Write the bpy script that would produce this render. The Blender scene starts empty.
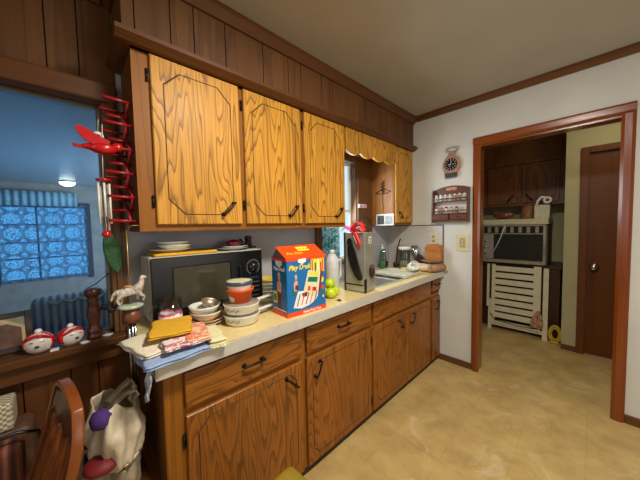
import bpy, bmesh, math, random
from mathutils import Vector, Matrix
random.seed(4)
PI = math.pi
scene = bpy.context.scene
C = scene.collection

# ---------------------------------------------------------------- mesh builder
class MB:
    def __init__(s): s.bm = bmesh.new()
    def box(s, x0, x1, y0, y1, z0, z1, bev=0.0, seg=1, M=None, mi=0):
        g = bmesh.ops.create_cube(s.bm, size=1.0)
        vs = g['verts']
        bmesh.ops.scale(s.bm, vec=(abs(x1-x0), abs(y1-y0), abs(z1-z0)), verts=vs)
        bmesh.ops.translate(s.bm, vec=((x0+x1)/2, (y0+y1)/2, (z0+z1)/2), verts=vs)
        fs = list({f for v in vs for f in v.link_faces})
        for f in fs: f.material_index = mi
        if bev > 0:
            es = list({e for v in vs for e in v.link_edges})
            r = bmesh.ops.bevel(s.bm, geom=es, offset=bev, segments=seg, affect='EDGES', profile=0.5, clamp_overlap=True)
            for f in r['faces']: f.material_index = mi
            vs = list({v for f in r['faces'] for v in f.verts} | {v for f in fs if f.is_valid for v in f.verts})
        if M is not None: bmesh.ops.transform(s.bm, matrix=M, verts=vs)
        return s
    def prism(s, pts, a, b, axis='x', M=None, mi=0):
        # polygon pts (u,v) extruded from a to b along axis
        def P(u, v, w):
            return {'x': (w, u, v), 'y': (u, w, v), 'z': (u, v, w)}[axis]
        A = [s.bm.verts.new(P(u, v, a)) for u, v in pts]
        B = [s.bm.verts.new(P(u, v, b)) for u, v in pts]
        n = len(pts); fs = []
        fs.append(s.bm.faces.new(A[::-1])); fs.append(s.bm.faces.new(B))
        for i in range(n): fs.append(s.bm.faces.new((A[i], A[(i+1) % n], B[(i+1) % n], B[i])))
        for f in fs: f.material_index = mi
        bmesh.ops.recalc_face_normals(s.bm, faces=fs)
        if M is not None: bmesh.ops.transform(s.bm, matrix=M, verts=A+B)
        return s
    def lathe(s, prof, seg=28, M=None, c=(0, 0, 0), mi=0, sy=1.0):
        rings = []; allv = []
        for r, z in prof:
            if r < 1e-6:
                v = s.bm.verts.new((c[0], c[1], c[2]+z)); rings.append([v]); allv.append(v)
            else:
                R = [s.bm.verts.new((c[0]+r*math.cos(2*PI*i/seg), c[1]+sy*r*math.sin(2*PI*i/seg), c[2]+z)) for i in range(seg)]
                rings.append(R); allv += R
        fs = []
        for a, b in zip(rings, rings[1:]):
            if len(a) == 1 and len(b) == 1: continue
            for i in range(seg):
                j = (i+1) % seg
                if len(a) == 1: fs.append(s.bm.faces.new((a[0], b[j], b[i])))
                elif len(b) == 1: fs.append(s.bm.faces.new((a[i], a[j], b[0])))
                else: fs.append(s.bm.faces.new((a[i], a[j], b[j], b[i])))
        for f in fs: f.smooth = True; f.material_index = mi
        bmesh.ops.recalc_face_normals(s.bm, faces=fs)
        if M is not None: bmesh.ops.transform(s.bm, matrix=M, verts=allv)
        return s
    def tube(s, pts, r, seg=8, mi=0, closed=False, rs=None):
        pts = [Vector(p) for p in pts]; n = len(pts); rings = []
        up = Vector((0.01, 0.02, 1)).normalized(); prev = None
        for i, p in enumerate(pts):
            if closed: d = pts[(i+1) % n]-pts[(i-1) % n]
            else: d = pts[min(i+1, n-1)]-pts[max(i-1, 0)]
            if d.length < 1e-9: d = Vector((0, 0, 1))
            d.normalize()
            if prev is None:
                a = d.cross(up)
                if a.length < .1: a = d.cross(Vector((1, 0, 0)))
            else:
                a = prev-d*prev.dot(d)
                if a.length < 1e-4: a = d.cross(up)
            a.normalize(); prev = a; b = d.cross(a)
            rr = rs[i] if rs else r
            rings.append([s.bm.verts.new(p+a*rr*math.cos(2*PI*k/seg)+b*rr*math.sin(2*PI*k/seg)) for k in range(seg)])
        fs = []
        rng = range(n if closed else n-1)
        for i in rng:
            A = rings[i]; B = rings[(i+1) % n]
            for k in range(seg):
                l = (k+1) % seg; fs.append(s.bm.faces.new((A[k], A[l], B[l], B[k])))
        if not closed:
            fs.append(s.bm.faces.new(rings[0][::-1])); fs.append(s.bm.faces.new(rings[-1]))
        for f in fs: f.smooth = True; f.material_index = mi
        bmesh.ops.recalc_face_normals(s.bm, faces=fs)
        return s
    def ball(s, c, r, sc=(1, 1, 1), seg=16, mi=0, M=None, jit=0):
        g = bmesh.ops.create_uvsphere(s.bm, u_segments=seg, v_segments=max(6, seg//2), radius=r)
        vs = g['verts']
        for v in vs:
            k = 1+random.uniform(-jit, jit)
            v.co = Vector((v.co.x*sc[0]*k, v.co.y*sc[1]*k, v.co.z*sc[2]*k))
        if M is not None: bmesh.ops.transform(s.bm, matrix=M, verts=vs)
        bmesh.ops.translate(s.bm, vec=c, verts=vs)
        for f in {f for v in vs for f in v.link_faces}: f.smooth = True; f.material_index = mi
        return s
    def grid(s, nu, nv, fn, mi=0, smooth=True):
        V = [[s.bm.verts.new(fn(i/nu, j/nv)) for j in range(nv+1)] for i in range(nu+1)]
        for i in range(nu):
            for j in range(nv):
                f = s.bm.faces.new((V[i][j], V[i+1][j], V[i+1][j+1], V[i][j+1])); f.smooth = smooth; f.material_index = mi
        return s
    def build(s, name, mats, parent=None, smooth=None):
        me = bpy.data.meshes.new(name); s.bm.to_mesh(me); s.bm.free()
        o = bpy.data.objects.new(name, me); C.objects.link(o)
        for m in (mats if isinstance(mats, (list, tuple)) else [mats]): me.materials.append(m)
        if smooth:
            for p in me.polygons: p.use_smooth = True
        if parent is not None: o.parent = parent
        return o
def solid(o, t, off=-1):
    m = o.modifiers.new('solid', 'SOLIDIFY'); m.thickness = t; m.offset = off; return o
def subsurf(o, n=1):
    m = o.modifiers.new('sub', 'SUBSURF'); m.levels = n; m.render_levels = n; return o
def R(deg, ax='Z'): return Matrix.Rotation(math.radians(deg), 4, ax)
def T(x, y, z): return Matrix.Translation((x, y, z))

def tag(o, label, cat, group=None, kind=None):
    o['label'] = label; o['category'] = cat
    if group: o['group'] = group
    if kind: o['kind'] = kind
    return o
def thing(name, label, cat, loc=(0, 0, 0), rz=0, group=None):
    o = bpy.data.objects.new(name, None); C.objects.link(o); o.location = loc
    o.rotation_euler = (0, 0, math.radians(rz)); o.empty_display_size = .05
    return tag(o, label, cat, group)
def struct(name, mb, mat, parent=None):
    o = mb.build(name, mat, parent)
    if parent is None: o['kind'] = 'structure'
    return o
def clone(o, parent=None):
    c = o.copy(); C.objects.link(c)
    if parent: c.parent = parent
    for ch in list(o.children): clone(ch, c)
    return c

# ---------------------------------------------------------------- materials
def srgb(*c):
    return tuple(((v/255)/12.92 if v/255 <= .04045 else ((v/255+.055)/1.055)**2.4) for v in c[:3])+(1,)
def mat(name):
    m = bpy.data.materials.new(name); m.use_nodes = True
    nt = m.node_tree; b = nt.nodes['Principled BSDF']; return m, nt, b
def N(nt, t, **k):
    n = nt.nodes.new(t)
    for a, v in k.items(): setattr(n, a, v)
    return n
def plain(name, col, rough=.5, metal=0, var=.12, scale=30, bump=0, spec=None, trans=0, ior=1.45, alpha=None, coat=0):
    m, nt, b = mat(name)
    tc = N(nt, 'ShaderNodeTexCoord'); no = N(nt, 'ShaderNodeTexNoise'); no.inputs['Scale'].default_value = scale
    no.inputs['Detail'].default_value = 4
    nt.links.new(tc.outputs['Object'], no.inputs['Vector'])
    rp = N(nt, 'ShaderNodeValToRGB'); c = srgb(*col)
    rp.color_ramp.elements[0].position = .3; rp.color_ramp.elements[1].position = .7
    rp.color_ramp.elements[0].color = tuple(v*(1-var) for v in c[:3])+(1,)
    rp.color_ramp.elements[1].color = tuple(min(1, v*(1+var)) for v in c[:3])+(1,)
    nt.links.new(no.outputs['Fac'], rp.inputs['Fac']); nt.links.new(rp.outputs['Color'], b.inputs['Base Color'])
    b.inputs['Roughness'].default_value = rough; b.inputs['Metallic'].default_value = metal
    if spec is not None: b.inputs['Specular IOR Level'].default_value = spec
    if trans: b.inputs['Transmission Weight'].default_value = trans; b.inputs['IOR'].default_value = ior
    if alpha is not None: b.inputs['Alpha'].default_value = alpha
    if coat: b.inputs['Coat Weight'].default_value = coat
    if bump:
        bp = N(nt, 'ShaderNodeBump'); bp.inputs['Strength'].default_value = bump; bp.inputs['Distance'].default_value = .004
        nt.links.new(no.outputs['Fac'], bp.inputs['Height']); nt.links.new(bp.outputs['Normal'], b.inputs['Normal'])
    return m
def wood(name, light, dark, axis='z', freq=4.0, k=9.0, line=.22, rough=.4, stretch=.16, pore=.35, mix=.85, coat=.15):
    """plywood grain: thin contour lines of a stretched noise, plus pores"""
    m, nt, b = mat(name); L = nt.links.new
    tc = N(nt, 'ShaderNodeTexCoord'); oi = N(nt, 'ShaderNodeObjectInfo')
    mul = N(nt, 'ShaderNodeVectorMath', operation='SCALE'); mul.inputs[0].default_value = (7.3, 5.1, 3.7)
    L(oi.outputs['Random'], mul.inputs['Scale'])
    add = N(nt, 'ShaderNodeVectorMath', operation='ADD'); L(tc.outputs['Object'], add.inputs[0]); L(mul.outputs[0], add.inputs[1])
    def mapped(f, st):
        mp = N(nt, 'ShaderNodeMapping'); sc = [f, f, f]; sc['xyz'.index(axis)] = f*st
        mp.inputs['Scale'].default_value = sc; L(add.outputs[0], mp.inputs['Vector']); return mp
    mp = mapped(freq, stretch)
    no = N(nt, 'ShaderNodeTexNoise'); no.inputs['Scale'].default_value = 1; no.inputs['Detail'].default_value = 3.0; no.inputs['Roughness'].default_value = .36; no.inputs['Distortion'].default_value = .25
    L(mp.outputs[0], no.inputs['Vector'])
    m1 = N(nt, 'ShaderNodeMath', operation='MULTIPLY'); m1.inputs[1].default_value = k; L(no.outputs['Fac'], m1.inputs[0])
    m2 = N(nt, 'ShaderNodeMath', operation='FRACT'); L(m1.outputs[0], m2.inputs[0])
    rp = N(nt, 'ShaderNodeValToRGB'); e = rp.color_ramp.elements
    e[0].position = 0; e[0].color = (0, 0, 0, 1); e[1].position = line; e[1].color = (.82, .82, .82, 1)
    x = e.new(.9); x.color = (1, 1, 1, 1); x = e.new(1.0); x.color = (.15, .15, .15, 1)
    L(m2.outputs[0], rp.inputs['Fac'])
    mp2 = mapped(110, .03)
    n2 = N(nt, 'ShaderNodeTexNoise'); n2.inputs['Scale'].default_value = 1; n2.inputs['Detail'].default_value = 3
    L(mp2.outputs[0], n2.inputs['Vector'])
    r2 = N(nt, 'ShaderNodeValToRGB'); r2.color_ramp.elements[0].position = .36; r2.color_ramp.elements[1].position = .56
    r2.color_ramp.elements[0].color = (1-pore, 1-pore, 1-pore, 1); r2.color_ramp.elements[1].color = (1, 1, 1, 1)
    L(n2.outputs['Fac'], r2.inputs['Fac'])
    mx = N(nt, 'ShaderNodeMix', data_type='RGBA', blend_type='MULTIPLY'); mx.inputs[0].default_value = 1
    L(rp.outputs['Color'], mx.inputs[6]); L(r2.outputs['Color'], mx.inputs[7])
    n3 = N(nt, 'ShaderNodeTexNoise'); n3.inputs['Scale'].default_value = .6; L(mp.outputs[0], n3.inputs['Vector'])
    cm = N(nt, 'ShaderNodeMix', data_type='RGBA')
    cm.inputs[6].default_value = srgb(*dark); cm.inputs[7].default_value = srgb(*light)
    m4 = N(nt, 'ShaderNodeMath', operation='MULTIPLY_ADD'); m4.inputs[1].default_value = mix; m4.inputs[2].default_value = 1-mix
    L(mx.outputs[2], m4.inputs[0]); L(m4.outputs[0], cm.inputs[0])
    hs = N(nt, 'ShaderNodeHueSaturation'); L(cm.outputs[2], hs.inputs['Color'])
    m5 = N(nt, 'ShaderNodeMath', operation='MULTIPLY_ADD'); m5.inputs[1].default_value = .7; m5.inputs[2].default_value = .65
    L(n3.outputs['Fac'], m5.inputs[0]); L(m5.outputs[0], hs.inputs['Value'])
    L(hs.outputs['Color'], b.inputs['Base Color'])
    b.inputs['Specular IOR Level'].default_value = .3; b.inputs['Roughness'].default_value = rough; b.inputs['Coat Weight'].default_value = coat; b.inputs['Coat Roughness'].default_value = .25
    bp = N(nt, 'ShaderNodeBump'); bp.inputs['Strength'].default_value = .15; bp.inputs['Distance'].default_value = .002
    L(mx.outputs[2], bp.inputs['Height']); L(bp.outputs['Normal'], b.inputs['Normal'])
    return m
def emis(name, col, s):
    m, nt, b = mat(name); b.inputs['Base Color'].default_value = (0, 0, 0, 1)
    b.inputs['Emission Color'].default_value = srgb(*col); b.inputs['Emission Strength'].default_value = s; return m
def clear(name, tint=(255, 255, 255), refl=.06, rough=.03):
    """thin clear sheet: lets light straight through, reflects a little at the surface"""
    m, nt, b = mat(name); L = nt.links.new
    nt.nodes.remove(b); out = nt.nodes['Material Output']
    tr = N(nt, 'ShaderNodeBsdfTransparent'); tr.inputs[0].default_value = srgb(*tint)
    gl = N(nt, 'ShaderNodeBsdfGlossy'); gl.inputs['Roughness'].default_value = rough
    fr = N(nt, 'ShaderNodeLayerWeight'); fr.inputs[0].default_value = .5
    pw = N(nt, 'ShaderNodeMath', operation='POWER'); pw.inputs[1].default_value = 4; L(fr.outputs['Facing'], pw.inputs[0])
    ad = N(nt, 'ShaderNodeMath', operation='MULTIPLY_ADD'); ad.inputs[1].default_value = .6; ad.inputs[2].default_value = refl-.02; L(pw.outputs[0], ad.inputs[0])
    no = N(nt, 'ShaderNodeTexNoise'); no.inputs['Scale'].default_value = 12; ml = N(nt, 'ShaderNodeMath', operation='MULTIPLY_ADD')
    ml.inputs[1].default_value = .02; L(no.outputs['Fac'], ml.inputs[0]); L(ad.outputs[0], ml.inputs[2])
    mx = N(nt, 'ShaderNodeMixShader'); L(ml.outputs[0], mx.inputs[0]); L(tr.outputs[0], mx.inputs[1]); L(gl.outputs[0], mx.inputs[2])
    L(mx.outputs[0], out.inputs['Surface']); return m

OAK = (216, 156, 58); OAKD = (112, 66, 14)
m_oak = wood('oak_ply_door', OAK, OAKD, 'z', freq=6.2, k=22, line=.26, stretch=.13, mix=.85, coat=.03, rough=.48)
m_oakb = wood('oak_ply_base_door', (156, 94, 32), (80, 44, 12), 'z', freq=7, k=21, line=.36, stretch=.11, mix=.75)  # same oak as the wall doors, darkened for the dimmer light low down
m_oakdr = wood('oak_ply_drawer', (158, 96, 33), (80, 44, 12), 'y', freq=7.5, k=17, line=.36, stretch=.2, mix=.75)  # drawer oak, the dimmer light below put into its colour too
m_frame = wood('oak_face_frame', (150, 92, 24), (90, 52, 11), 'z', freq=14, k=6, stretch=.05, mix=.5, coat=0, rough=.5)
m_frameh = wood('oak_face_rail', (150, 92, 24), (90, 52, 11), 'y', freq=14, k=6, stretch=.05, mix=.5, coat=0, rough=.5)
m_side = wood('brown_end_panel', (118, 72, 26), (80, 46, 16), 'z', freq=8, k=4, stretch=.06, mix=.5, coat=0, rough=.5)
m_groove = plain('dark_routed_groove', (84, 48, 14), .6)
m_kick = plain('toe_kick_dark', (48, 28, 20), .6)
m_panel = wood('walnut_panelling', (108, 70, 38), (66, 41, 21), 'z', freq=10, k=4, stretch=.05, mix=.55, rough=.6, coat=0)
m_panel2 = wood('walnut_panelling_low', (112, 66, 34), (66, 38, 18), 'z', freq=10, k=4, stretch=.05, mix=.6, rough=.45)
m_gap = plain('panel_backing', (34, 20, 13), .8)
m_trimh = wood('dark_trim_y', (98, 58, 26), (56, 32, 14), 'y', freq=18, k=3, stretch=.05, mix=.5, rough=.45, coat=.1)
m_trimx = wood('dark_trim_x', (104, 64, 30), (62, 36, 16), 'x', freq=18, k=3, stretch=.05, mix=.5, rough=.4, coat=.3)
m_trimv = wood('dark_trim_z', (112, 76, 44), (70, 46, 25), 'z', freq=18, k=3, stretch=.05, mix=.5, rough=.4)
m_casing = wood('red_oak_casing', (130, 62, 18), (82, 36, 9), 'z', freq=22, k=3, stretch=.04, mix=.5, rough=.22, coat=.6)
m_casingx = wood('red_oak_casing_x', (130, 62, 18), (82, 36, 9), 'x', freq=22, k=3, stretch=.04, mix=.5, rough=.22, coat=.6)
m_door = wood('brown_door_skin', (104, 56, 18), (72, 36, 10), 'z', freq=10, k=3, stretch=.05, mix=.5, rough=.45, coat=0)
m_backcab = wood('dark_back_cabinet', (118, 70, 34), (66, 34, 14), 'z', freq=6, k=9, stretch=.15, mix=.7)
m_iron = plain('black_iron', (34, 26, 22), .35, .6, bump=.3)
m_wall = plain('painted_wall_grey', (205, 206, 206), .75, var=.05, scale=5)
m_ceil = plain('ceiling_paint', (172, 166, 152), .8, var=.04, scale=4, bump=.15)
m_cream = plain('cream_wall', (178, 170, 132), .75, var=.04, scale=4)
m_blue = plain('far_room_wall', (172, 170, 164), .8, var=.15, scale=6, bump=.3)
m_blueceil = plain('far_room_ceiling', (170, 190, 205), .3, var=.05)
m_chrome = plain('chrome', (205, 208, 210), .16, 1, var=.03)
m_steel = plain('brushed_steel', (168, 166, 160), .28, 1, var=.12, scale=18)
m_black = plain('black_plastic', (22, 22, 24), .3, var=.1)
m_white = plain('white_glaze', (232, 230, 222), .2, var=.03, coat=.4)
m_creamdish = plain('cream_dish', (222, 210, 180), .25, var=.05, coat=.3)
m_red = plain('red_gloss', (190, 18, 26), .25, var=.1, coat=.4)
m_orange = plain('orange_plastic', (232, 92, 20), .35, var=.05)
m_glass = clear('thin_clear_glass', (235, 240, 240), .08)

# floor: sheet vinyl printed in tiles with faint joints and worn stains
def floor_mat():
    m, nt, b = mat('tan_vinyl_tiles'); L = nt.links.new
    tc = N(nt, 'ShaderNodeTexCoord'); br = N(nt, 'ShaderNodeTexBrick'); br.offset = 0; br.squash = 1
    mp = N(nt, 'ShaderNodeMapping'); mp.inputs['Rotation'].default_value = (0, 0, 0); L(tc.outputs['Object'], mp.inputs['Vector'])
    br.inputs['Scale'].default_value = 1; br.inputs['Mortar Size'].default_value = .0022; br.inputs['Brick Width'].default_value = .305; br.inputs['Row Height'].default_value = .305
    br.inputs['Mortar Smooth'].default_value = .3
    br.inputs['Color1'].default_value = srgb(200, 172, 114); br.inputs['Color2'].default_value = srgb(199, 171, 113); br.inputs['Mortar'].default_value = srgb(188, 158, 100)
    L(mp.outputs[0], br.inputs['Vector'])
    n1 = N(nt, 'ShaderNodeTexNoise'); n1.inputs['Scale'].default_value = 5; n1.inputs['Detail'].default_value = 8; n1.inputs['Roughness'].default_value = .65
    L(tc.outputs['Object'], n1.inputs['Vector'])
    r1 = N(nt, 'ShaderNodeValToRGB'); r1.color_ramp.elements[0].position = .35; r1.color_ramp.elements[0].color = (.80, .76, .68, 1)
    r1.color_ramp.elements[1].position = .62; r1.color_ramp.elements[1].color = (1.08, 1.08, 1.05, 1); L(n1.outputs['Fac'], r1.inputs['Fac'])
    mx = N(nt, 'ShaderNodeMix', data_type='RGBA', blend_type='MULTIPLY'); mx.inputs[0].default_value = 1
    L(br.outputs['Color'], mx.inputs[6]); L(r1.outputs['Color'], mx.inputs[7])
    # pale scuffs
    n2 = N(nt, 'ShaderNodeTexNoise'); n2.inputs['Scale'].default_value = 2.3; n2.inputs['Detail'].default_value = 10; n2.inputs['Roughness'].default_value = .75; n2.inputs['Distortion'].default_value = 1.2
    L(tc.outputs['Object'], n2.inputs['Vector'])
    r2 = N(nt, 'ShaderNodeValToRGB'); r2.color_ramp.elements[0].position = .56; r2.color_ramp.elements[0].color = (0, 0, 0, 1); r2.color_ramp.elements[1].position = .66; r2.color_ramp.elements[1].color = (.6, .6, .6, 1)
    L(n2.outputs['Fac'], r2.inputs['Fac'])
    m2 = N(nt, 'ShaderNodeMix', data_type='RGBA'); L(r2.outputs['Color'], m2.inputs[0]); L(mx.outputs[2], m2.inputs[6]); m2.inputs[7].default_value = srgb(225, 208, 170)
    L(m2.outputs[2], b.inputs['Base Color']); b.inputs['Roughness'].default_value = .42
    return m
m_floor = floor_mat()

# ---------------------------------------------------------------- THE ROOM
WX = -1.69; EY = 2.75; CH = 2.57
struct('floor', MB().box(-1.81, 2.0, -2.2, 4.75, -.1, 0), m_floor)
struct('ceiling', MB().box(-1.81, 2.0, -2.2, 4.75, CH, CH+.1), m_ceil)
# left wall above counter, with the window hole over the sink (y 1.62-2.14, z 1.08-2.06)
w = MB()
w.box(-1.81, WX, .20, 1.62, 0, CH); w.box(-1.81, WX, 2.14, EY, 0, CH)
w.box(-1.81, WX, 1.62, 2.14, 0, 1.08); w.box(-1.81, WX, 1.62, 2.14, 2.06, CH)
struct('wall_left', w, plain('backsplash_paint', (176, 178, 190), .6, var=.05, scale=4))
# wall under and over the glazed opening
def boards(mb, axis_x, y0, y1, z0, z1, cuts, t=.012, mi=0, gap=.005):
    ys = [y0]+[c for c in cuts if y0 < c < y1]+[y1]
    for a, b in zip(ys, ys[1:]):
        mb.box(axis_x, axis_x+t, a+gap/2, b-gap/2, z0, z1, mi=mi)
w = MB(); w.box(-1.81, WX-.012, -2.2, .20, 0, .80, mi=1)
boards(w, WX-.012, -2.2, .20, 0, .80, [-1.9, -1.6, -1.42, -1.2, -.98, -.85, -.62, -.46, -.35, -.187, -.035, .063])
struct('wall_lower', w, [m_panel2, m_gap])
w = MB(); w.box(-1.81, WX-.012, -2.2, .20, 2.06, CH, mi=1)
boards(w, WX-.012, -2.2, .20, 2.06, CH, [-1.9, -1.6, -1.42, -1.2, -.98, -.85, -.62, -.46, -.3, -.18, -.042, .065])
struct('wall_upper', w, [m_panel, m_gap])
# end wall with doorway x -.76 .. .142, z<2.15
w = MB(); w.box(-1.81, -.755, EY, EY+.12, 0, CH); w.box(.14, 2.0, EY, EY+.12, 0, CH); w.box(-.755, .14, EY, EY+.12, 2.14, CH)
struct('wall_end', w, plain('end_wall_paint', (206, 206, 200), .7, var=.06, scale=3))
struct('wall_right', MB().box(2.0, 2.1, -2.2, 4.75, 0, CH), m_wall)
struct('wall_back', MB().box(-1.81, 2.1, -2.3, -2.2, 0, CH), m_wall)
# soffit over the cabinets
w = MB(); w.box(WX, -1.392, .215, EY, 2.24, CH, mi=1)
boards(w, -1.392, .20, EY, 2.215, CH, [.24, .38, .485, .645, .875, 1.06, 1.165, 1.36, 1.475, 1.625, 1.725, 1.87, 2.11, 2.28, 2.39, 2.6, 2.66])
for a, b in ((-1.685, -1.56), (-1.555, -1.40)): w.box(a, b, .20, .214, 2.215, CH)
w.box(-1.40, -1.374, .194, .222, 2.215, CH)
struct('trim_1', w, [m_panel, m_gap]).name = 'wall_soffit'
# ceiling mouldings
w = MB(); w.prism([(-1.380, 2.505), (-1.366, 2.505), (-1.336, 2.545), (-1.336, CH), (-1.380, CH)], .156, EY, 'y')
w.prism([(.20, 2.505), (.186, 2.505), (.156, 2.545), (.156, CH), (.20, CH)], WX, -1.381, 'x')
struct('trim_1', w, m_trimh)
w = MB(); w.prism([(EY, 2.515), (EY-.012, 2.515), (EY-.035, 2.55), (EY-.035, CH), (EY, CH)], -1.336, 2.0, 'x')
struct('trim_2', w, m_trimx)
w = MB(); w.prism([(WX, 2.515), (WX+.012, 2.515), (WX+.035, 2.55), (WX+.035, CH), (WX, CH)], -2.2, .156, 'y')
struct('trim_3', w, m_trimh)
# crown rail at the head of the cabinets
w = MB(); w.prism([(-1.383, 2.212), (-1.362, 2.214), (-1.352, 2.222), (-1.338, 2.230), (-1.330, 2.234), (-1.330, 2.252), (-1.383, 2.252)], .165, EY, 'y')
w.prism([(.222, 2.212), (.196, 2.214), (.188, 2.222), (.174, 2.230), (.165, 2.234), (.165, 2.252), (.222, 2.252)], WX, -1.384, 'x')
struct('trim_4', w, m_trimh)
# baseboards
struct('baseboard_end', MB().box(-1.10, -.79, EY-.014, EY, 0, .062, .003).box(.18, 2.0, EY-.014, EY, 0, .062, .003), m_trimx)

# doorway casing
w = MB()
def casing_v(mb, x0, x1):
    mb.prism([(x0, EY), (x0, EY-.014), (x0+(x1-x0)*.25, EY-.026), (x0+(x1-x0)*.75, EY-.026), (x1, EY-.014), (x1, EY)], 0, 2.1345, 'z')
casing_v(w, -.790, -.728); casing_v(w, .112, .178)
w.box(-.757, -.735, EY+.001, EY+.12, 0, 2.119); w.box(.118, .142, EY+.001, EY+.12, 0, 2.119)
struct('trim_5', w, m_casing)
w = MB(); w.prism([(EY, 2.135), (EY-.014, 2.135), (EY-.026, 2.15), (EY-.026, 2.19), (EY-.014, 2.205), (EY, 2.205)], -.790, .178, 'x')
w.box(-.756, .141, EY+.001, EY+.12, 2.12, 2.142)
struct('trim_6', w, m_casingx)

# laminate splash on the end wall with a brown edge strip
o = MB().box(WX, -1.06, EY-.006, EY, .94, 1.405).build('backsplash_panel', plain('splash_laminate', (196, 190, 184), .4, var=.05))
tag(o, 'pale grey laminate backsplash sheet with dark edging, on the end wall above the counter', 'backsplash')
o2 = MB().box(-1.064, -1.056, EY-.010, EY, .94, 1.412).box(WX, -1.056, EY-.010, EY, 1.404, 1.412).build('edge_strip', plain('splash_edge', (74, 62, 70), .4), o)

# ---- glazed opening: header, sill, jamb, glass
struct('trim_7', MB().box(-1.81, -1.655, -2.2, .20, 2.045, 2.14, .012, 2), m_trimh)          # header rail
struct('trim_8', MB().box(-1.83, -1.60, -2.2, .20, .865, .90, .006, 2).box(-1.69, -1.635, -2.2, .20, .79, .866, .004), m_trimh)  # sill and apron
w = MB(); w.box(-1.81, -1.672, .135, .20, .90, 2.05, .003); w.box(-1.672, -1.66, .155, .185, .90, 2.05, .004, 2)
struct('trim_9', w, m_trimv)
w1 = thing('window_1', 'x', 'window', (0, 0, 0)); del w1['label'], w1['category']; w1['kind'] = 'structure'
MB().box(-1.765, -1.75, -2.15, .118, .90, 2.045).build('pane', clear('blue_tinted_glass', (212, 228, 240), .045), w1)
MB().box(-1.775, -1.735, .118, .136, .90, 2.045, .003).box(-1.775, -1.735, -2.15, .118, 2.028, 2.045, .003).build('window_frame', m_steel, w1)

# ---- the room seen through the glass
FX = -6.5; FH = 2.245
struct('floor_far', MB().box(FX, -1.83, -4, 3, -.1, 0), plain('far_floor', (90, 96, 104), .7))
struct('ceiling_far', MB().box(FX, -1.83, -4, 3, FH, FH+.1), m_blueceil)
w = MB(); w.box(FX-.1, FX, -4, -.86, 0, FH); w.box(FX-.1, FX, .2, 3, 0, FH); w.box(FX-.1, FX, -.86, .2, 0, .63); w.box(FX-.1, FX, -.86, .2, 1.86, FH)
struct('wall_far', w, m_blue)
struct('wall_far_left', MB().box(FX, -1.83, -4.1, -4, 0, FH), m_blue)
struct('wall_far_right', MB().box(FX, -1.83, 3, 3.1, 0, FH), m_blue)
w2 = thing('window_2', 'x', 'window', (0, 0, 0)); del w2['label'], w2['category']; w2['kind'] = 'structure'
MB().box(FX-.07, FX-.06, -.86, .2, .63, 1.86).build('pane', emis('daylight_pane', (104, 190, 240), 1.5), w2)
w = MB()
for z in (.63, .98, 1.25, 1.55, 1.85): w.box(FX-.06, FX-.02, -.86, .2, z-.012, z+.012)
for y in (-.86, -.42, .19): w.box(FX-.06, FX-.02, y-.012, y+.012, .63, 1.86)
w.build('window_frame', plain('far_frame', (45, 85, 120), .5), w2)
w = MB(); 
for a in ((.2, .27, .56, 1.93), (-.93, -.86, .56, 1.93)): w.box(FX, FX+.03, a[0], a[1], a[2], a[3])
w.box(FX, FX+.03, -.86, .2, 1.86, 1.93)
w.build('casing', plain('far_casing', (58, 70, 92), .6), w2)
# lace curtain
def lace():
    m, nt, b = mat('lace_curtain'); L = nt.links.new
    tc = N(nt, 'ShaderNodeTexCoord')
    vo = N(nt, 'ShaderNodeTexVoronoi', feature='DISTANCE_TO_EDGE'); vo.inputs['Scale'].default_value = 34
    L(tc.outputs['Object'], vo.inputs['Vector'])
    mp = N(nt, 'ShaderNodeMapping'); mp.inputs['Scale'].default_value = (1, 4.3, 4.3); L(tc.outputs['Object'], mp.inputs[0])
    v2 = N(nt, 'ShaderNodeTexVoronoi', feature='F1'); v2.inputs['Scale'].default_value = 1; v2.inputs['Randomness'].default_value = .05; L(mp.outputs[0], v2.inputs['Vector'])
    s = N(nt, 'ShaderNodeMath', operation='MULTIPLY'); s.inputs[1].default_value = 20; L(v2.outputs['Distance'], s.inputs[0])
    sn = N(nt, 'ShaderNodeMath', operation='SINE'); L(s.outputs[0], sn.inputs[0])
    g1 = N(nt, 'ShaderNodeMath', operation='GREATER_THAN'); g1.inputs[1].default_value = .35; L(sn.outputs[0], g1.inputs[0])
    g2 = N(nt, 'ShaderNodeMath', operation='LESS_THAN'); g2.inputs[1].default_value = .09; L(vo.outputs['Distance'], g2.inputs[0])
    mxm = N(nt, 'ShaderNodeMath', operation='MAXIMUM'); L(g1.outputs[0], mxm.inputs[0]); L(g2.outputs[0], mxm.inputs[1])
    al = N(nt, 'ShaderNodeMath', operation='MULTIPLY'); al.inputs[1].default_value = .65; L(mxm.outputs[0], al.inputs[0])
    L(al.outputs[0], b.inputs['Alpha']); b.inputs['Base Color'].default_value = srgb(110, 160, 200); b.inputs['Roughness'].default_value = .9
    b.inputs['Transmission Weight'].default_value = 0
    return m
o = MB().grid(60, 20, lambda u, v: (FX+.035+.008*math.sin(u*60), -.86+1.06*u, .6+1.3*v)).build('lace_curtain', lace())
solid(o, .002)
tag(o, 'patterned lace curtain covering the bright window seen through the glass', 'curtain')
o = MB().grid(80, 2, lambda u, v: (FX+.09+.02*math.sin(u*85), -1.1+1.2*u, 1.86+.24*v)).build('window_valance', plain('pale_blue_valance', (150, 200, 220), .9))
solid(o, .003); tag(o, 'pale blue gathered valance above the lace-curtained window beyond the glass', 'valance')
t = thing('ceiling_lamp', 'small lit ceiling lamp reflected as a glow beyond the glass opening', 'lamp', (-6.0, -.01, FH))
t['label'] = 'small lit dome lamp on the ceiling of the room beyond the glass'
MB().lathe([(0, 0), (.11, 0), (.11, -.015), (.1, -.02), (0, -.02)]).build('lamp_base', m_white, t)
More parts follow.
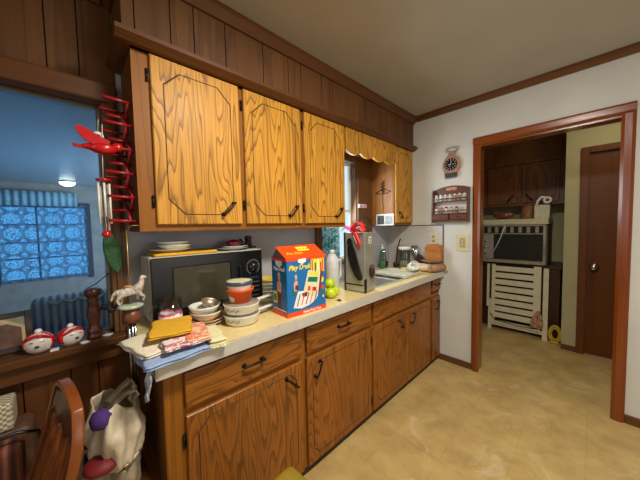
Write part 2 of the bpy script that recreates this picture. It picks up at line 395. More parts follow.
MB().lathe([(.1, -.02), (.09, -.05), (.05, -.075), (0, -.085)]).build('lamp_shade', emis('lamp_glow', (255, 240, 210), 9), t)
# striped armchair just beyond
def stripe_mat():
    m, nt, b = mat('grey_striped_fabric'); L = nt.links.new
    tc = N(nt, 'ShaderNodeTexCoord'); wv = N(nt, 'ShaderNodeTexWave', bands_direction='Y'); wv.inputs['Scale'].default_value = 7; wv.inputs['Distortion'].default_value = .4
    L(tc.outputs['Object'], wv.inputs['Vector']); rp = N(nt, 'ShaderNodeValToRGB')
    rp.color_ramp.elements[0].position = .35; rp.color_ramp.elements[0].color = srgb(140, 150, 162); rp.color_ramp.elements[1].position = .62; rp.color_ramp.elements[1].color = srgb(238, 240, 240)
    L(wv.outputs['Fac'], rp.inputs['Fac']); L(rp.outputs['Color'], b.inputs['Base Color']); b.inputs['Roughness'].default_value = .9; return m
t = thing('armchair', 'grey and white striped armchair seen through the glass, behind the jars', 'armchair', (-3.0, .12, 0)); ms = stripe_mat()
def softbox(mb, x0, x1, y0, y1, z0, z1, b): return mb.box(x0, x1, y0, y1, z0, z1, b, 3)
softbox(MB(), -.09, .09, -.38, .38, .18, .90, .05).build('backrest', ms, t)
softbox(MB(), -.72, -.10, -.30, .30, .18, .44, .05).build('seat', ms, t)
for s in (-1, 1): softbox(MB(), -.72, -.10, s*.34-.05, s*.34+.05, .18, .6, .04).build('armrest', ms, t)
for a in (-.66, 0):
    for s in (-1, 1): MB().lathe([(0, 0), (.018, 0), (.026, .18), (0, .18)], 12, c=(a, s*.3, 0)).build('leg', m_trimv, t)
o = MB().tube([(.102, .02+.30*(k/14-.5)*2, .865+.015*math.cos(k*PI)) for k in range(15)], .012, 8)
o.build('piping', m_white, t)

# ---- window over the sink
w3 = thing('window_3', 'x', 'window', (0, 0, 0)); del w3['label'], w3['category']; w3['kind'] = 'structure'
MB().box(-1.795, -1.785, 1.62, 2.14, 1.08, 2.06).build('pane', emis('bright_day_pane', (196, 226, 236), 1.15), w3)
MB().box(-1.78, -1.755, 2.105, 2.14, 1.08, 2.06).box(-1.78, -1.755, 1.62, 1.65, 1.08, 2.06).box(-1.78, -1.755, 1.65, 2.105, 2.03, 2.06).box(-1.78, -1.755, 1.65, 2.105, 1.08, 1.11).box(-1.78, -1.755, 1.65, 2.105, 1.56, 1.585).build('window_frame', m_white, w3)
w = MB().box(-1.692, -1.67, 2.14, 2.386, 1.081, 2.12, .004).box(-1.692, -1.67, 1.545, 1.62, 1.03, 2.12, .004).box(-1.692, -1.67, 1.62, 2.14, 2.055, 2.12, .003)
w.box(-1.75, -1.69, 2.125, 2.14, 1.08, 2.06).build('casing', m_trimv, w3)
MB().box(-1.76, -1.635, 1.53, 2.31, 1.055, 1.08, .005).build('window_sill', m_trimh, w3)

# cafe curtain
def cafe():
    m, nt, b = mat('cafe_curtain_print'); L = nt.links.new
    tc = N(nt, 'ShaderNodeTexCoord'); no = N(nt, 'ShaderNodeTexNoise'); no.inputs['Scale'].default_value = 14; no.inputs['Detail'].default_value = 1; no.inputs['Distortion'].default_value = 1.5
    L(tc.outputs['Object'], no.inputs['Vector']); rp = N(nt, 'ShaderNodeValToRGB'); e = rp.color_ramp.elements
    rp.color_ramp.interpolation = 'CONSTANT'
    e[0].position = 0; e[0].color = srgb(60, 160, 150); e[1].position = .42; e[1].color = srgb(210, 232, 235)
    x = e.new(.5); x.color = srgb(40, 60, 60); x = e.new(.53); x.color = srgb(205, 228, 236); x = e.new(.64); x.color = srgb(80, 175, 170)
    L(no.outputs['Fac'], rp.inputs['Fac']); L(rp.outputs['Color'], b.inputs['Base Color']); b.inputs['Roughness'].default_value = .8
    tl = N(nt, 'ShaderNodeBsdfTranslucent'); L(rp.outputs['Color'], tl.inputs[0]); mx = N(nt, 'ShaderNodeMixShader'); mx.inputs[0].default_value = .5
    L(b.outputs[0], mx.inputs[1]); L(tl.outputs[0], mx.inputs[2]); L(mx.outputs[0], nt.nodes['Material Output'].inputs['Surface'])
    return m
o = MB().grid(60, 6, lambda u, v: (-1.728+.012*math.sin(u*44), 1.64+.27*u, 1.10+.42*v)).build('cafe_curtain', cafe())
solid(o, .0015); tag(o, 'short white and teal printed curtain in the window over the sink', 'curtain')

# ---------------------------------------------------------------- CABINETS
def door_mesh(y0, y1, z0, z1, xf, t=.02, inset=.045, cut=.05, g=.0036, depth=.0025, arch=False):
    """slab door facing +x with a routed groove whose corners are cut off"""
    mb = MB(); bm = mb.bm
    def ring(ins, x, c):
        a, b, d, e = y0+ins, y1-ins, z0+ins, z1-ins
        return [(a, d+c), (a+c, d), (b-c, d), (b, d+c), (b, e-c), (b-c, e), (a+c, e), (a, e-c)], x
    rings = []
    def outer(ins, x):
        c = cut+inset-ins
        a, b, d, e = y0+ins, y1-ins, z0+ins, z1-ins
        return [(a, d+c), (a+c, d), (b-c, d), (b, d+c), (b, e-c), (b-c, e), (a+c, e), (a, e-c)], x
    chf = .004
    rings.append(outer(0, xf-t)); rings.append(outer(0, xf-chf)); rings.append(outer(chf, xf))
    rings.append(ring(inset, xf, cut)); rings.append(ring(inset+g*.4, xf-depth, cut)); rings.append(ring(inset+g*.9, xf-depth, cut)); rings.append(ring(inset+g*1.3, xf, cut))
    V = []
    corner = {}
    for (pts, x) in rings: V.append([bm.verts.new((x, p[0], p[1])) for p in pts])
    # square outer corners
    cz = []
    for k, (ins, x) in enumerate(((0, xf-t), (0, xf-chf), (chf, xf))):
        cz.append([bm.verts.new((x, *p)) for p in ((y0+ins, z0+ins), (y1-ins, z0+ins), (y1-ins, z1-ins), (y0+ins, z1-ins))])
    pair = {0: 0, 2: 1, 4: 2, 6: 3}   # side i -> i+1 for even i is a cut corner
    for k in range(len(rings)-1):
        for i in range(8):
            j = (i+1) % 8
            A, B = V[k], V[k+1]
            if k < 2 and i in pair:
                q = pair[i]
                bm.faces.new((A[i], cz[k][q], cz[k+1][q], B[i])); bm.faces.new((cz[k][q], A[j], B[j], cz[k+1][q])); continue
            if k == 2 and i in pair:
                q = pair[i]; f = bm.faces.new((A[i], cz[2][q], A[j], B[j], B[i])); continue
            f = bm.faces.new((A[i], A[j], B[j], B[i]))
            if k in (3, 4, 5): f.material_index = 1
    bm.faces.new(V[-1])
    # back
    bk = []
    for i in range(8):
        bk.append(V[0][i])
        if i in pair: bk.append(cz[0][pair[i]])
    bm.faces.new(bk[::-1])
    bmesh.ops.recalc_face_normals(bm, faces=bm.faces[:])
    return mb
def slab(y0, y1, z0, z1, xf, t=.02): return MB().box(xf-t, xf, y0, y1, z0, z1, .005, 2)
def bar_handle(parent, x, cy, cz, ang, L=.10, name='door_handle'):
    """black iron twist bar lying in the plane of the door, posts at its ends"""
    mb = MB(); a = math.radians(ang); d = Vector((0, math.cos(a), math.sin(a)))
    c = Vector((x+.020, cy, cz))
    pts = [c+d*(L*(t/12-.5))+Vector((.006*math.sin(PI*t/12), 0, 0)) for t in range(13)]
    mb.tube(pts, .005, 8, rs=[.007 if t in (0, 1, 11, 12) else (.0065 if t % 2 else .0048) for t in range(13)])
    for s in (-1, 1):
        q = c+d*(L*.42*s); mb.tube([(x-.001, q.y, q.z), (x+.02, q.y, q.z)], .005, 8)
        mb.tube([(x-.001, q.y, q.z), (x+.003, q.y, q.z)], .011, 10)
    return mb.build(name, m_iron, parent)
def hinge(parent, x, y, z):
    mb = MB(); mb.box(x, x+.004, y-.004, y+.010, z-.028, z+.028, .001); mb.tube([(x+.006, y-.003, z-.02), (x+.006, y-.003, z+.02)], .005, 8)
    mb.ball((x+.006, y-.003, z+.024), .006, seg=8); mb.ball((x+.006, y-.003, z-.024), .006, seg=8)
    return mb.build('hinge', m_iron, parent)

# upper cabinet with three doors
UF = -1.405; UD = -1.386
t = thing('wall_cabinet', 'long golden oak wall cabinet with three doors above the microwave', 'cabinet', (0, 0, 0))
w = MB(); w.box(WX, UF-.018, .235, 1.62, 1.43, 2.21)
w.build('body', m_side, t)
MB().box(WX, UF-.001, .222, .236, 1.412, 2.2115, .002).build('side_panel', m_side, t)
for a, b in ((.222, .292), (.70, .742), (1.158, 1.19), (1.606, 1.626)): MB().box(UF-.018, UF, a, b, 1.412, 2.2115, .001).build('stile', m_frame, t)
for z0, z1 in ((1.412, 1.45), (2.17, 2.2115)): MB().box(UF-.018, UF-.0015, .293, 1.605, z0, z1).build('rail', m_frameh, t)
for i, (a, b) in enumerate(((.29, .712), (.742, 1.158), (1.19, 1.606))):
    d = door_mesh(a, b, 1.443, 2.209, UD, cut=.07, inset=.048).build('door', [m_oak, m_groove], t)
    bar_handle(d, UD, b-.083, 1.526, 45, .10)
    hinge(d, UF, a-.008, 2.115); hinge(d, UF, a-.008, 1.55)
t = thing('wall_cabinet', 'narrow golden oak wall cabinet right of the sink window, by the end wall', 'cabinet', (0, 0, 0))
MB().box(WX, UF-.018, 2.402, EY-.002, 1.43, 2.21).build('body', m_side, t)
MB().box(WX+.003, UF-.001, 2.388, 2.403, 1.422, 2.2115, .002).build('side_panel', wood('pale_end_panel', (154, 102, 50), (112, 68, 28), 'z', freq=8, k=4, stretch=.06, mix=.5, coat=0), t)
for a, b in ((2.385, 2.40), (2.736, EY-.002)): MB().box(UF-.018, UF, a, b, 1.42, 2.2115).build('stile', m_frame, t)
for a, b in ((1.42, 1.45), (2.17, 2.2115)): MB().box(UF-.018, UF-.001, 2.40, 2.736, a, b).build('rail', m_frameh, t)
d = door_mesh(2.395, 2.743, 1.443, 2.209, UD, cut=.05).build('door', [m_oak, m_groove], t)
bar_handle(d, UD, 2.47, 1.52, 135, .09)
# scalloped valance
pts = [(1.628, 2.2115), (1.628, 2.02)]
n = 40
for k in range(n+1):
    u = k/n; y = 1.63+(2.38-1.63)*u
    pts.append((y, 2.035-.028*abs(math.sin(u*PI*4))**.8-(.0 if u < .5 else 0)+.02*math.cos(u*PI*2)*0))
pts += [(2.384, 2.2115)]
t = MB().prism(pts, UD-.02, UD, 'x').build('window_cornice', m_oak)
tag(t, 'golden oak scalloped valance board bridging the two wall cabinets over the sink window', 'valance board')

# base cabinets
BF = -1.104; BD = -1.085; BT = .888
def base_unit(y0, y1, label, drawer, doors, sinkfront=False, leftend=False):
    t = thing('base_cabinet', label, 'cabinet', (0, 0, 0), group=None)
    b = MB(); b.box(WX, BF-.018, y0+.001, y1-.001, .045, BT-(.25 if sinkfront else 0)); b.build('body', m_side, t)
    MB().box(WX, BF-.004, y0+.001, y1-.001, 0, .045).build('toe_kick', m_kick, t)
    if leftend: MB().box(WX, BF-.001, y0-.004, y0+.001, .0, BT).build('side_panel', m_side, t)
    lw = .085 if leftend else .018
    for a, b_ in ((y0, y0+lw), (y1-.018, y1)): MB().box(BF-.018, BF, a, b_, .045, BT).build('stile', m_frame, t)
    for a, b_ in ((.85, BT), (.68, .72), (.045, .06)): MB().box(BF-.018, BF-.001, y0+lw, y1-.018, a, b_).build('rail', m_frameh, t)
    a, b_, z0, z1 = drawer
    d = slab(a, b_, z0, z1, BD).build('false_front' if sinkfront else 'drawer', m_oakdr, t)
    if not sinkfront: bar_handle(d, BD, (a+b_)/2, (z0+z1)/2+.01, 0, min(.11, (b_-a)*.6), 'drawer_handle')
    for (a, b_, hy, ang, hs) in doors:
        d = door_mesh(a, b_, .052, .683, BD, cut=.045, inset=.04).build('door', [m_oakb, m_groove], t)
        bar_handle(d, BD, hy, .60, ang, .10)
        hy2 = a-.006 if hs < 0 else b_-.004
        hinge(d, BF, hy2, .58); hinge(d, BF, hy2, .13)
    return t
base_unit(.222, .897, 'oak base cabinet with one drawer and wide door at the left counter end', (.29, .877, .712, .857), [(.29, .88, .80, 135, -1)], leftend=True)
base_unit(.897, 1.538, 'oak base cabinet with a drawer and one door, below the toy box', (.917, 1.522, .712, .86), [(.912, 1.518, .99, 62, 1)])
base_unit(1.538, 2.535, 'oak sink base cabinet with two doors and a plain false front', (1.557, 2.517, .712, .86), [(1.55, 2.04, 1.93, 128, -1), (2.045, 2.50, 2.13, 55, 1)], sinkfront=True)
base_unit(2.535, EY-.002, 'narrow oak base cabinet with small drawer against the end wall', (2.562, 2.738, .745, .86), [(2.562, 2.738, 2.65, 60, 1)])

# worktop with a hole for the sink
CT = .940; CL = .195; HX0, HX1, HY0, HY1 = -1.60, -1.15, 1.68, 2.36
m_lam = plain('yellow_cream_laminate', (226, 204, 146), .32, var=.06, scale=60)
t = thing('worktop', 'yellowish cream laminate worktop running along the whole kitchen wall', 'countertop', (0, 0, 0))
w = MB(); w.box(WX+.001, -1.052, CL, HY0, .89, CT, mi=0); w.box(WX+.001, -1.052, HY1, EY-.007, .89, CT)
w.box(WX+.001, HX0, HY0, HY1, .89, CT); w.box(HX1, -1.052, HY0, HY1, .89, CT)
w.build('top', m_lam, t)
m_edge = plain('grey_white_edge_band', (196, 192, 182), .4, var=.06)
w = MB(); w.box(-1.052, -1.045, CL-.002, EY-.007, .886, CT+.0005, .001); w.box(WX+.001, -1.046, CL-.008, CL, .886, CT+.0005, .001)
w.build('edge_band', m_edge, t)
w = MB(); w.box(-1.0525, -1.0505, CL, EY-.01, CT, CT+.0008); w.build('seam_line', plain('brown_seam', (80, 56, 36), .5), t)
# sink
m_sink = plain('satin_sink_steel', (190, 188, 180), .4, .5, var=.06)
t = thing('kitchen_sink', 'stainless steel double bowl sink set into the worktop below the window', 'sink', (0, 0, 0))
w = MB()
x0, x1, y0, y1 = HX0-.02, HX1+.02, HY0-.02, HY1+.02; ym = (y0+y1)/2
z = CT+.004
def rim(mb, a, b, c, d, t_=.004): mb.box(a, b, c, d, CT+.0005, CT+t_, .001)
rim(w, x0, x1, y0, HY0+.012); rim(w, x0, x1, HY1-.012, y1); rim(w, x0, HX0+.06, HY0+.012, HY1-.012); rim(w, HX1-.012, x1, HY0+.012, HY1-.012); rim(w, HX0+.06, HX1-.012, ym-.015, ym+.015)
w.build('rim', m_sink, t)
for (a, b) in ((HY0+.012, ym-.015), (ym+.015, HY1-.012)):
    w = MB(); xa, xb = HX0+.06, HX1-.012; zb = .77; th = .002
    w.box(xa, xb, a, b, zb, zb+th); w.box(xa, xa+th, a, b, zb, CT+.002); w.box(xb-th, xb, a, b, zb, CT+.002); w.box(xa, xb, a, a+th, zb, CT+.002); w.box(xa, xb, b-th, b, zb, CT+.002)
    bo = w.build('bowl', m_sink, t)
    MB().lathe([(0, .003), (.03, .003), (.038, 0), (.038, -.002), (0, -.002)], 20, c=((xa+xb)/2, (a+b)/2, zb+th)).build('drain', m_chrome, bo)
t = thing('sink_faucet', 'low chrome kitchen faucet standing behind the sink bowls', 'faucet', (-1.575, 2.0, CT+.004))
MB().box(-.025, .025, -.11, .11, 0, .02, .008, 2).build('base_plate', m_chrome, t)
MB().tube([(0, 0, .02), (0, 0, .10), (.02, 0, .135), (.07, 0, .15), (.13, 0, .145), (.17, 0, .12)], .010, 10).build('spout', m_chrome, t)
for s in (-1, 1): MB().lathe([(0, 0), (.018, 0), (.014, .03), (.02, .045), (.012, .055), (0, .056)], 14, c=(0, s*.08, .018)).build('tap_handle', m_chrome, t)

# ---------------------------------------------------------------- DISHES helpers
def bowl_prof(r, h, t=.004, foot=.5, flare=1.0):
    return [(0, .003), (r*foot, 0), (r*foot, .004), (r*(foot+.3), h*.35), (r*.95, h*.8), (r, h), (r-t, h), (r*.93-t, h*.8), (r*(foot+.25), h*.4), (r*foot*.9, .008), (0, .008)]
def plate_prof(r, h=.018):
    return [(0, .0), (r*.6, 0), (r*.62, .003), (r*.97, h-.002), (r, h), (r*.96, h+.001), (r*.62, .007), (0, .006)]

# microwave
t = thing('microwave_oven', 'black microwave oven with pale metal case under the wall cabinet', 'microwave', (-1.45, .26, CT))
W_, D_, H_ = .61, .232, .345
MB().box(-D_, -.012, 0, W_, .02, H_, .004).build('case', plain('pale_metal_case', (196, 190, 172), .45, var=.06), t)
MB().box(-.012, 0, .003, W_-.135, .022, H_-.004, .004).build('door', m_black, t).name = 'door'
dr = [c for c in t.children if c.name.startswith('door')][0]
MB().box(0, .0015, .10, W_-.215, .075, H_-.06, .0005).build('door_window', plain('smoked_window', (66, 62, 48), .12, var=.15, scale=8), dr)
w = MB()
for a in ((.094, W_-.209, .069, .075), (.094, W_-.209, H_-.06, H_-.054), (.094, .100, .075, H_-.06), (W_-.215, W_-.209, .075, H_-.06)): w.box(0, .003, *a)
w.build('window_bezel', plain('gloss_black', (10, 10, 12), .15), dr)
MB().box(0, .018, W_-.165, W_-.152, .07, H_-.09, .004, 2).build('door_handle', m_black, dr)
pn = MB().box(-.012, 0, W_-.133, W_-.003, .022, H_-.004, .004).build('control_panel', m_black, t)
MB().lathe([(0, 0), (.034, 0), (.032, .012), (.026, .014), (.024, .026), (0, .026)], 24, M=T(0, W_-.068, .24) @ R(90, 'Y')).build('dial_knob', plain('knob_black', (28, 28, 30), .25), pn)
w = MB()
for k in range(26):
    a = 2*PI*k/26; w.box(-.0002, .0006, -.001, .001, .040, .045, M=T(0, W_-.068, .24) @ R(math.degrees(a), 'X'))
w.build('dial_marks', m_white, pn)
w = MB()
for k in range(4): w.box(0, .0008, W_-.105, W_-.03, .06+k*.028, .063+k*.028)
w.build('panel_lettering_lines', plain('faint_grey', (120, 120, 120), .5), pn)
MB().box(0, .006, W_-.098, W_-.036, .165, .18, .002).build('start_button', plain('dark_grey', (50, 50, 54), .3), pn)
for a in (.04, W_-.04):
    for b in (-.03, -.2): MB().lathe([(0, 0), (.012, 0), (.012, .02), (0, .02)], 12, c=(b, a, 0)).build('foot', m_black, t)

# things on the microwave
MT = CT+H_
def cloth_pad(name, label, cat, mats, x0, x1, y0, y1, z, h, rz=0, layers=1, amp=.003, group=None):
    cx, cy = (x0+x1)/2, (y0+y1)/2; t = thing(name, label, cat, (cx, cy, z), rz, group)
    a, b = (x1-x0)/2, (y1-y0)/2
    for k in range(layers):
        hh = h/layers; ph = random.uniform(0, 6)
        w = MB(); w.box(-a, a, -b, b, k*hh+.0005, (k+1)*hh, hh*.45, 2)
        bmesh.ops.subdivide_edges(w.bm, edges=[e for e in w.bm.edges if e.calc_length() > .05], cuts=7, use_grid_fill=True)
        for v in w.bm.verts:
            v.co.x += amp*1.2*math.sin(v.co.y*37+ph)+random.uniform(-1, 1)*amp*.2; v.co.y += amp*1.2*math.sin(v.co.x*41+ph)
            if v.co.z > k*hh+hh*.6: v.co.z += amp*.6*math.sin(v.co.x*30+v.co.y*25+ph)
        for f in w.bm.faces: f.smooth = True
        w.build('folded_layer', mats[k % len(mats)], t)
    return t
m_yel = plain('mustard_cloth', (226, 172, 40), .9, var=.1, scale=80, bump=.4)
cloth_pad('folded_cloth', 'flat yellow folded cloth under plates on top of the microwave', 'cloth', [m_yel], -1.66, -1.475, .29, .60, MT, .014)
def dish(name, label, cat, prof, loc, m, group=None, seg=32, tilt=None, sy=1):
    t = MB().lathe(prof, seg, sy=sy).build(name, m); t.location = loc
    if tilt: t.rotation_euler = tilt
    return tag(t, label, cat, group)
z = MT+.017
dish('plate', 'cream plate lowest in the stack on the microwave, jutting past the cloth', 'plate', plate_prof(.10, .016), (-1.565, .38, z), m_creamdish, 'dishes stacked on the microwave')
dish('shallow_bowl', 'white shallow bowl in the middle of the stack on the microwave', 'bowl', bowl_prof(.085, .028), (-1.56, .40, z+.010), m_white, 'dishes stacked on the microwave')
dish('shallow_bowl', 'white rimmed bowl topmost of the stack on the microwave', 'bowl', bowl_prof(.083, .030), (-1.56, .395, z+.026), m_white, 'dishes stacked on the microwave')
dish('serving_plate', 'grey-white plate under the red dish, right side of the microwave top', 'plate', plate_prof(.10, .016), (-1.565, .725, MT), plain('grey_white_plate', (190, 190, 192), .2), None)
dish('serving_plate', 'upper white plate directly beneath the small red dish on the microwave', 'plate', plate_prof(.085, .016), (-1.565, .735, MT+.009), m_white)
w = MB().lathe([(0, 0), (.028, 0), (.045, .018), (.05, .036), (.046, .038), (.035, .022), (0, .018)], 24).ball((0, 0, .03), .03, (1.2, 1.3, .6))
o = w.build('red_dish', plain('dark_red_glaze', (136, 14, 40), .2, coat=.5)); o.location = (-1.565, .735, MT+.017); tag(o, 'small dark red heaped dish on white plates on the microwave', 'dish')
t = thing('flat_iron', 'dark brown iron-shaped figure at the right end of the microwave top', 'iron', (-1.58, .845, MT))
mbk = plain('dark_brown_cast', (58, 30, 22), .4)
MB().prism([(-.045, 0), (.045, 0), (.045, .012), (.02, .012), (.012, .03), (.012, .06), (.02, .075), (.0, .085), (-.02, .075), (-.012, .05), (-.03, .02), (-.045, .014)], -.02, .02, 'x').build('stand', m_black, t)
MB().prism([(-.08, .0), (-.048, 0), (-.043, .05), (-.053, .065), (-.07, .04)], -.018, .018, 'x').build('body', mbk, t)

# mug
def print_mat():
    m, nt, b = mat('printed_mug_glass'); L = nt.links.new
    tc = N(nt, 'ShaderNodeTexCoord'); sp = N(nt, 'ShaderNodeSeparateXYZ'); L(tc.outputs['Object'], sp.inputs[0])
    rp = N(nt, 'ShaderNodeValToRGB'); rp.color_ramp.interpolation = 'CONSTANT'; e = rp.color_ramp.elements
    ml = N(nt, 'ShaderNodeMath', operation='MULTIPLY'); ml.inputs[1].default_value = 6.6
    n1 = N(nt, 'ShaderNodeTexNoise'); n1.inputs['Scale'].default_value = 55; L(tc.outputs['Object'], n1.inputs[0])
    ad = N(nt, 'ShaderNodeMath', operation='MULTIPLY_ADD'); ad.inputs[1].default_value = .22; L(n1.outputs['Fac'], ad.inputs[0]); L(ml.outputs[0], ad.inputs[2]); L(sp.outputs['Z'], ml.inputs[0])
    e[0].position = 0; e[0].color = (0, 0, 0, 1)
    e[1].color = (0, 0, 0, 1)
    for p, c in ((.30, srgb(60, 60, 110)), (.37, srgb(208, 30, 60)), (.50, srgb(232, 232, 235)), (.62, srgb(205, 80, 110)), (.68, (0, 0, 0, 1))): x = e.new(p); x.color = c
    L(ad.outputs[0], rp.inputs['Fac']); L(rp.outputs['Color'], b.inputs['Base Color'])
    e2 = N(nt, 'ShaderNodeRGBToBW'); L(rp.outputs['Color'], e2.inputs[0]); g = N(nt, 'ShaderNodeMath', operation='GREATER_THAN'); g.inputs[1].default_value = .005; L(e2.outputs[0], g.inputs[0])
    tr = N(nt, 'ShaderNodeBsdfTransparent'); tr.inputs[0].default_value = (.82, .85, .86, 1); gl = N(nt, 'ShaderNodeBsdfGlossy'); gl.inputs['Roughness'].default_value = .05
    m1 = N(nt, 'ShaderNodeMixShader'); m1.inputs[0].default_value = .12; L(tr.outputs[0], m1.inputs[1]); L(gl.outputs[0], m1.inputs[2])
    m2 = N(nt, 'ShaderNodeMixShader'); L(g.outputs[0], m2.inputs[0]); L(m1.outputs[0], m2.inputs[1]); L(b.outputs[0], m2.inputs[2])
    L(m2.outputs[0], nt.nodes['Material Output'].inputs['Surface']); return m
t = thing('glass_mug', 'clear glass mug with red, blue and white print before the microwave', 'mug', (-1.385, .322, CT))
MB().lathe([(0, .001), (.047, .001), (.051, .006), (.051, .15), (.048, .15), (.048, .012), (0, .010)], 28).build('mug_body', print_mat(), t)
MB().tube([(.0, -.045, .125), (0, -.065, .128), (0, -.078, .105), (0, -.078, .065), (0, -.065, .045), (0, -.045, .045)], .006, 8).build('handle', m_glass, t)

# stacked bowls and saucers
sx, sy_ = -1.345, .475
z = CT
ST = 'stacked bowls and saucers before the microwave'
dish('saucer', 'cream saucer with peach rim, lowest in the dish stack before the microwave', 'saucer', plate_prof(.088, .02), (sx, sy_, z), m_creamdish, ST)
dish('saucer', 'cream saucer second from the bottom of the stack before the microwave', 'saucer', plate_prof(.082, .022), (sx+.005, sy_+.003, z+.012), plain('peach_dish', (226, 186, 150), .25), ST)
dish('cereal_bowl', 'cream bowl lowest of the three bowls stacked before the microwave', 'bowl', bowl_prof(.078, .045), (sx+.003, sy_-.002, z+.024), m_creamdish, ST)
dish('cereal_bowl', 'cream bowl under the tilted metal strainer in the dish stack', 'bowl', bowl_prof(.074, .05), (sx-.002, sy_-.008, z+.048), m_white, ST)
w = MB().lathe(bowl_prof(.048, .034, .002), 24); o = w.build('strainer_cup', plain('dull_metal', (176, 166, 140), .4, .7)); o.location = (sx, sy_+.015, z+.078); o.rotation_euler = (math.radians(-12), math.radians(14), 0)
tag(o, 'small tilted metal cup lying in the top bowl of the stack', 'cup', ST)

# white pans with lids, orange bowl, white tin
m_lidg = plain('smoky_glass_lid', (150, 138, 122), .2, var=.08)
def pan(z, label, hz):
    t = thing('enamel_pan', label, 'pan', (-1.235, .612, z), hz, 'white saucepans stacked beside the toy box')
    MB().lathe([(0, .001), (.074, .001), (.082, .008), (.088, .043), (.091, .046), (.086, .048), (.079, .012), (0, .008)], 36).build('pan_body', m_white, t)
    MB().box(.086, .215, -.012, .012, .030, .042, .005, 2).build('pan_handle', m_white, t)
    MB().lathe([(.087, .046), (.085, .0500), (.04, .053), (0, .0535)], 36).build('pan_lid', m_lidg, t)
    w = MB()
    for k in range(7):
        a = math.radians(-60-hz+k*7-20); w.ball((.0845*math.cos(a), .0845*math.sin(a), .026+.004*math.sin(k*2.1)), .0045, (.7, 1, .8), 8)
    w.build('flower_decoration', plain('blue_grey_print', (70, 84, 110), .4), t)
    return t
pan(CT, 'white enamel pan with grey lid, lower of the two stacked pans', 100)
pan(CT+.0545, 'white enamel pan with grey lid, upper of two, under the orange bowl', 104)
pz = CT+.0545*2-.0005
t = thing('plastic_bowl', 'orange plastic tub stacked on the white pans', 'bowl', (-1.235, .605, pz))
MB().lathe([(0, 0), (.050, 0), (.060, .055), (.068, .057), (.069, .070), (.065, .070), (.058, .058), (.048, .004), (0, .004)], 32).build('tub', m_orange, t).name = 'tub'
t = thing('enamel_tin', 'white round tin with dark blue rim standing in the orange tub', 'tin', (-1.235, .602, pz+.004))
MB().lathe([(0, 0), (.048, 0), (.052, .02), (.060, .082), (.062, .085), (0, .085)], 32).build('tin_body', m_white, t)
MB().lathe([(.0625, .084), (.066, .09), (.066, .104), (.062, .104), (.060, .1), (.059, .084)], 32).build('rim_band', plain('slate_blue_rim', (74, 84, 100), .3), t)
MB().lathe([(.0615, .1015), (.05, .1035), (0, .104)], 32).build('lid', plain('cream_lid', (226, 218, 176), .35), t)

# plates behind the toy box
def dup_stack():
    cols = [m_creamdish, m_white, plain('pale_green_plate', (190, 196, 170), .25), m_white, plain('yellow_rim_plate', (220, 190, 90), .25)]
    names = ['lowest', 'second', 'third', 'fourth', 'yellow topmost']
    for k in range(5):
        dish('side_plate', '%s plate in the stack right of the microwave, behind the toy box' % names[k], 'plate', bowl_prof(.095, .03, .004, .55), (-1.57, .985, CT+.0245*k), cols[k], 'plates stacked right of the microwave')
dup_stack()
o = MB().grid(10, 6, lambda u, v: (-1.42+.11*u-.02*v, .82+.10*v, CT+.002+.02*math.sin(u*3)*v+.012*v)).build('plastic_wrap', plain('crumpled_clear_wrap', (200, 206, 200), .3, alpha=None)); solid(o, .002)
tag(o, 'crumpled pale wrapper lying between the pans and the toy box', 'wrapper')

# ---- toy carton
t = thing('toy_box', 'blue and orange cardboard toy desk carton standing on the worktop', 'box', (-1.096, .798, CT), 0)
t.rotation_euler = (0, 0, math.radians(-3))
m_bxb = plain('carton_blue', (22, 112, 178), .4, var=.06, scale=8); m_bxo = plain('carton_orange', (236, 74, 20), .4, var=.05)
m_bxt = plain('carton_teal', (30, 140, 190), .4, var=.08, scale=6); m_pap = plain('print_cream', (232, 222, 190), .45, var=.03); m_bw = plain('print_white', (238, 238, 232), .45, var=.02)
m_by = plain('print_yellow', (250, 222, 60), .45); m_bg = plain('print_green', (20, 120, 84), .45); m_bsk = plain('print_skin', (226, 170, 140), .5); m_bmar = plain('print_maroon', (110, 30, 50), .5); m_bred = plain('print_red', (214, 40, 40), .45)
BW, BDp, BH = .268, .150, .315
w = MB(); w.box(-BDp, 0, 0, BW, 0, BH-.002, mi=0); w.build('carton', m_bxb, t)
# orange lid: a sloping flap rising from the front top edge, plus gusset
w = MB(); fz = .058
w.prism([(.0015, BH-.012), (.0015, BH), (-.100, BH+fz), (-.105, BH+fz), (-.1035, BH+fz-.003), (-.002, BH-.004), (-.0005, BH-.012)], -.004, BW+.004, 'y'); fl = w.build('lid_flap', m_bxo, t)
w = MB(); m_gb = plain('grey_board', (96, 100, 110), .7)
for a in (.004, BW-.006): MB().prism([(-BDp, BH-.002), (-.02, BH-.002), (-.104, BH+fz-.008)], a, a+.002, 'y').build('inner_flap', m_gb, t)
w = MB(); w.box(-BDp-.001, 0, 0, BW, 0, .022).box(-BDp-.001, .0012, -.0012, BW+.001, .0, .024).build('base_band', m_bxo, t)
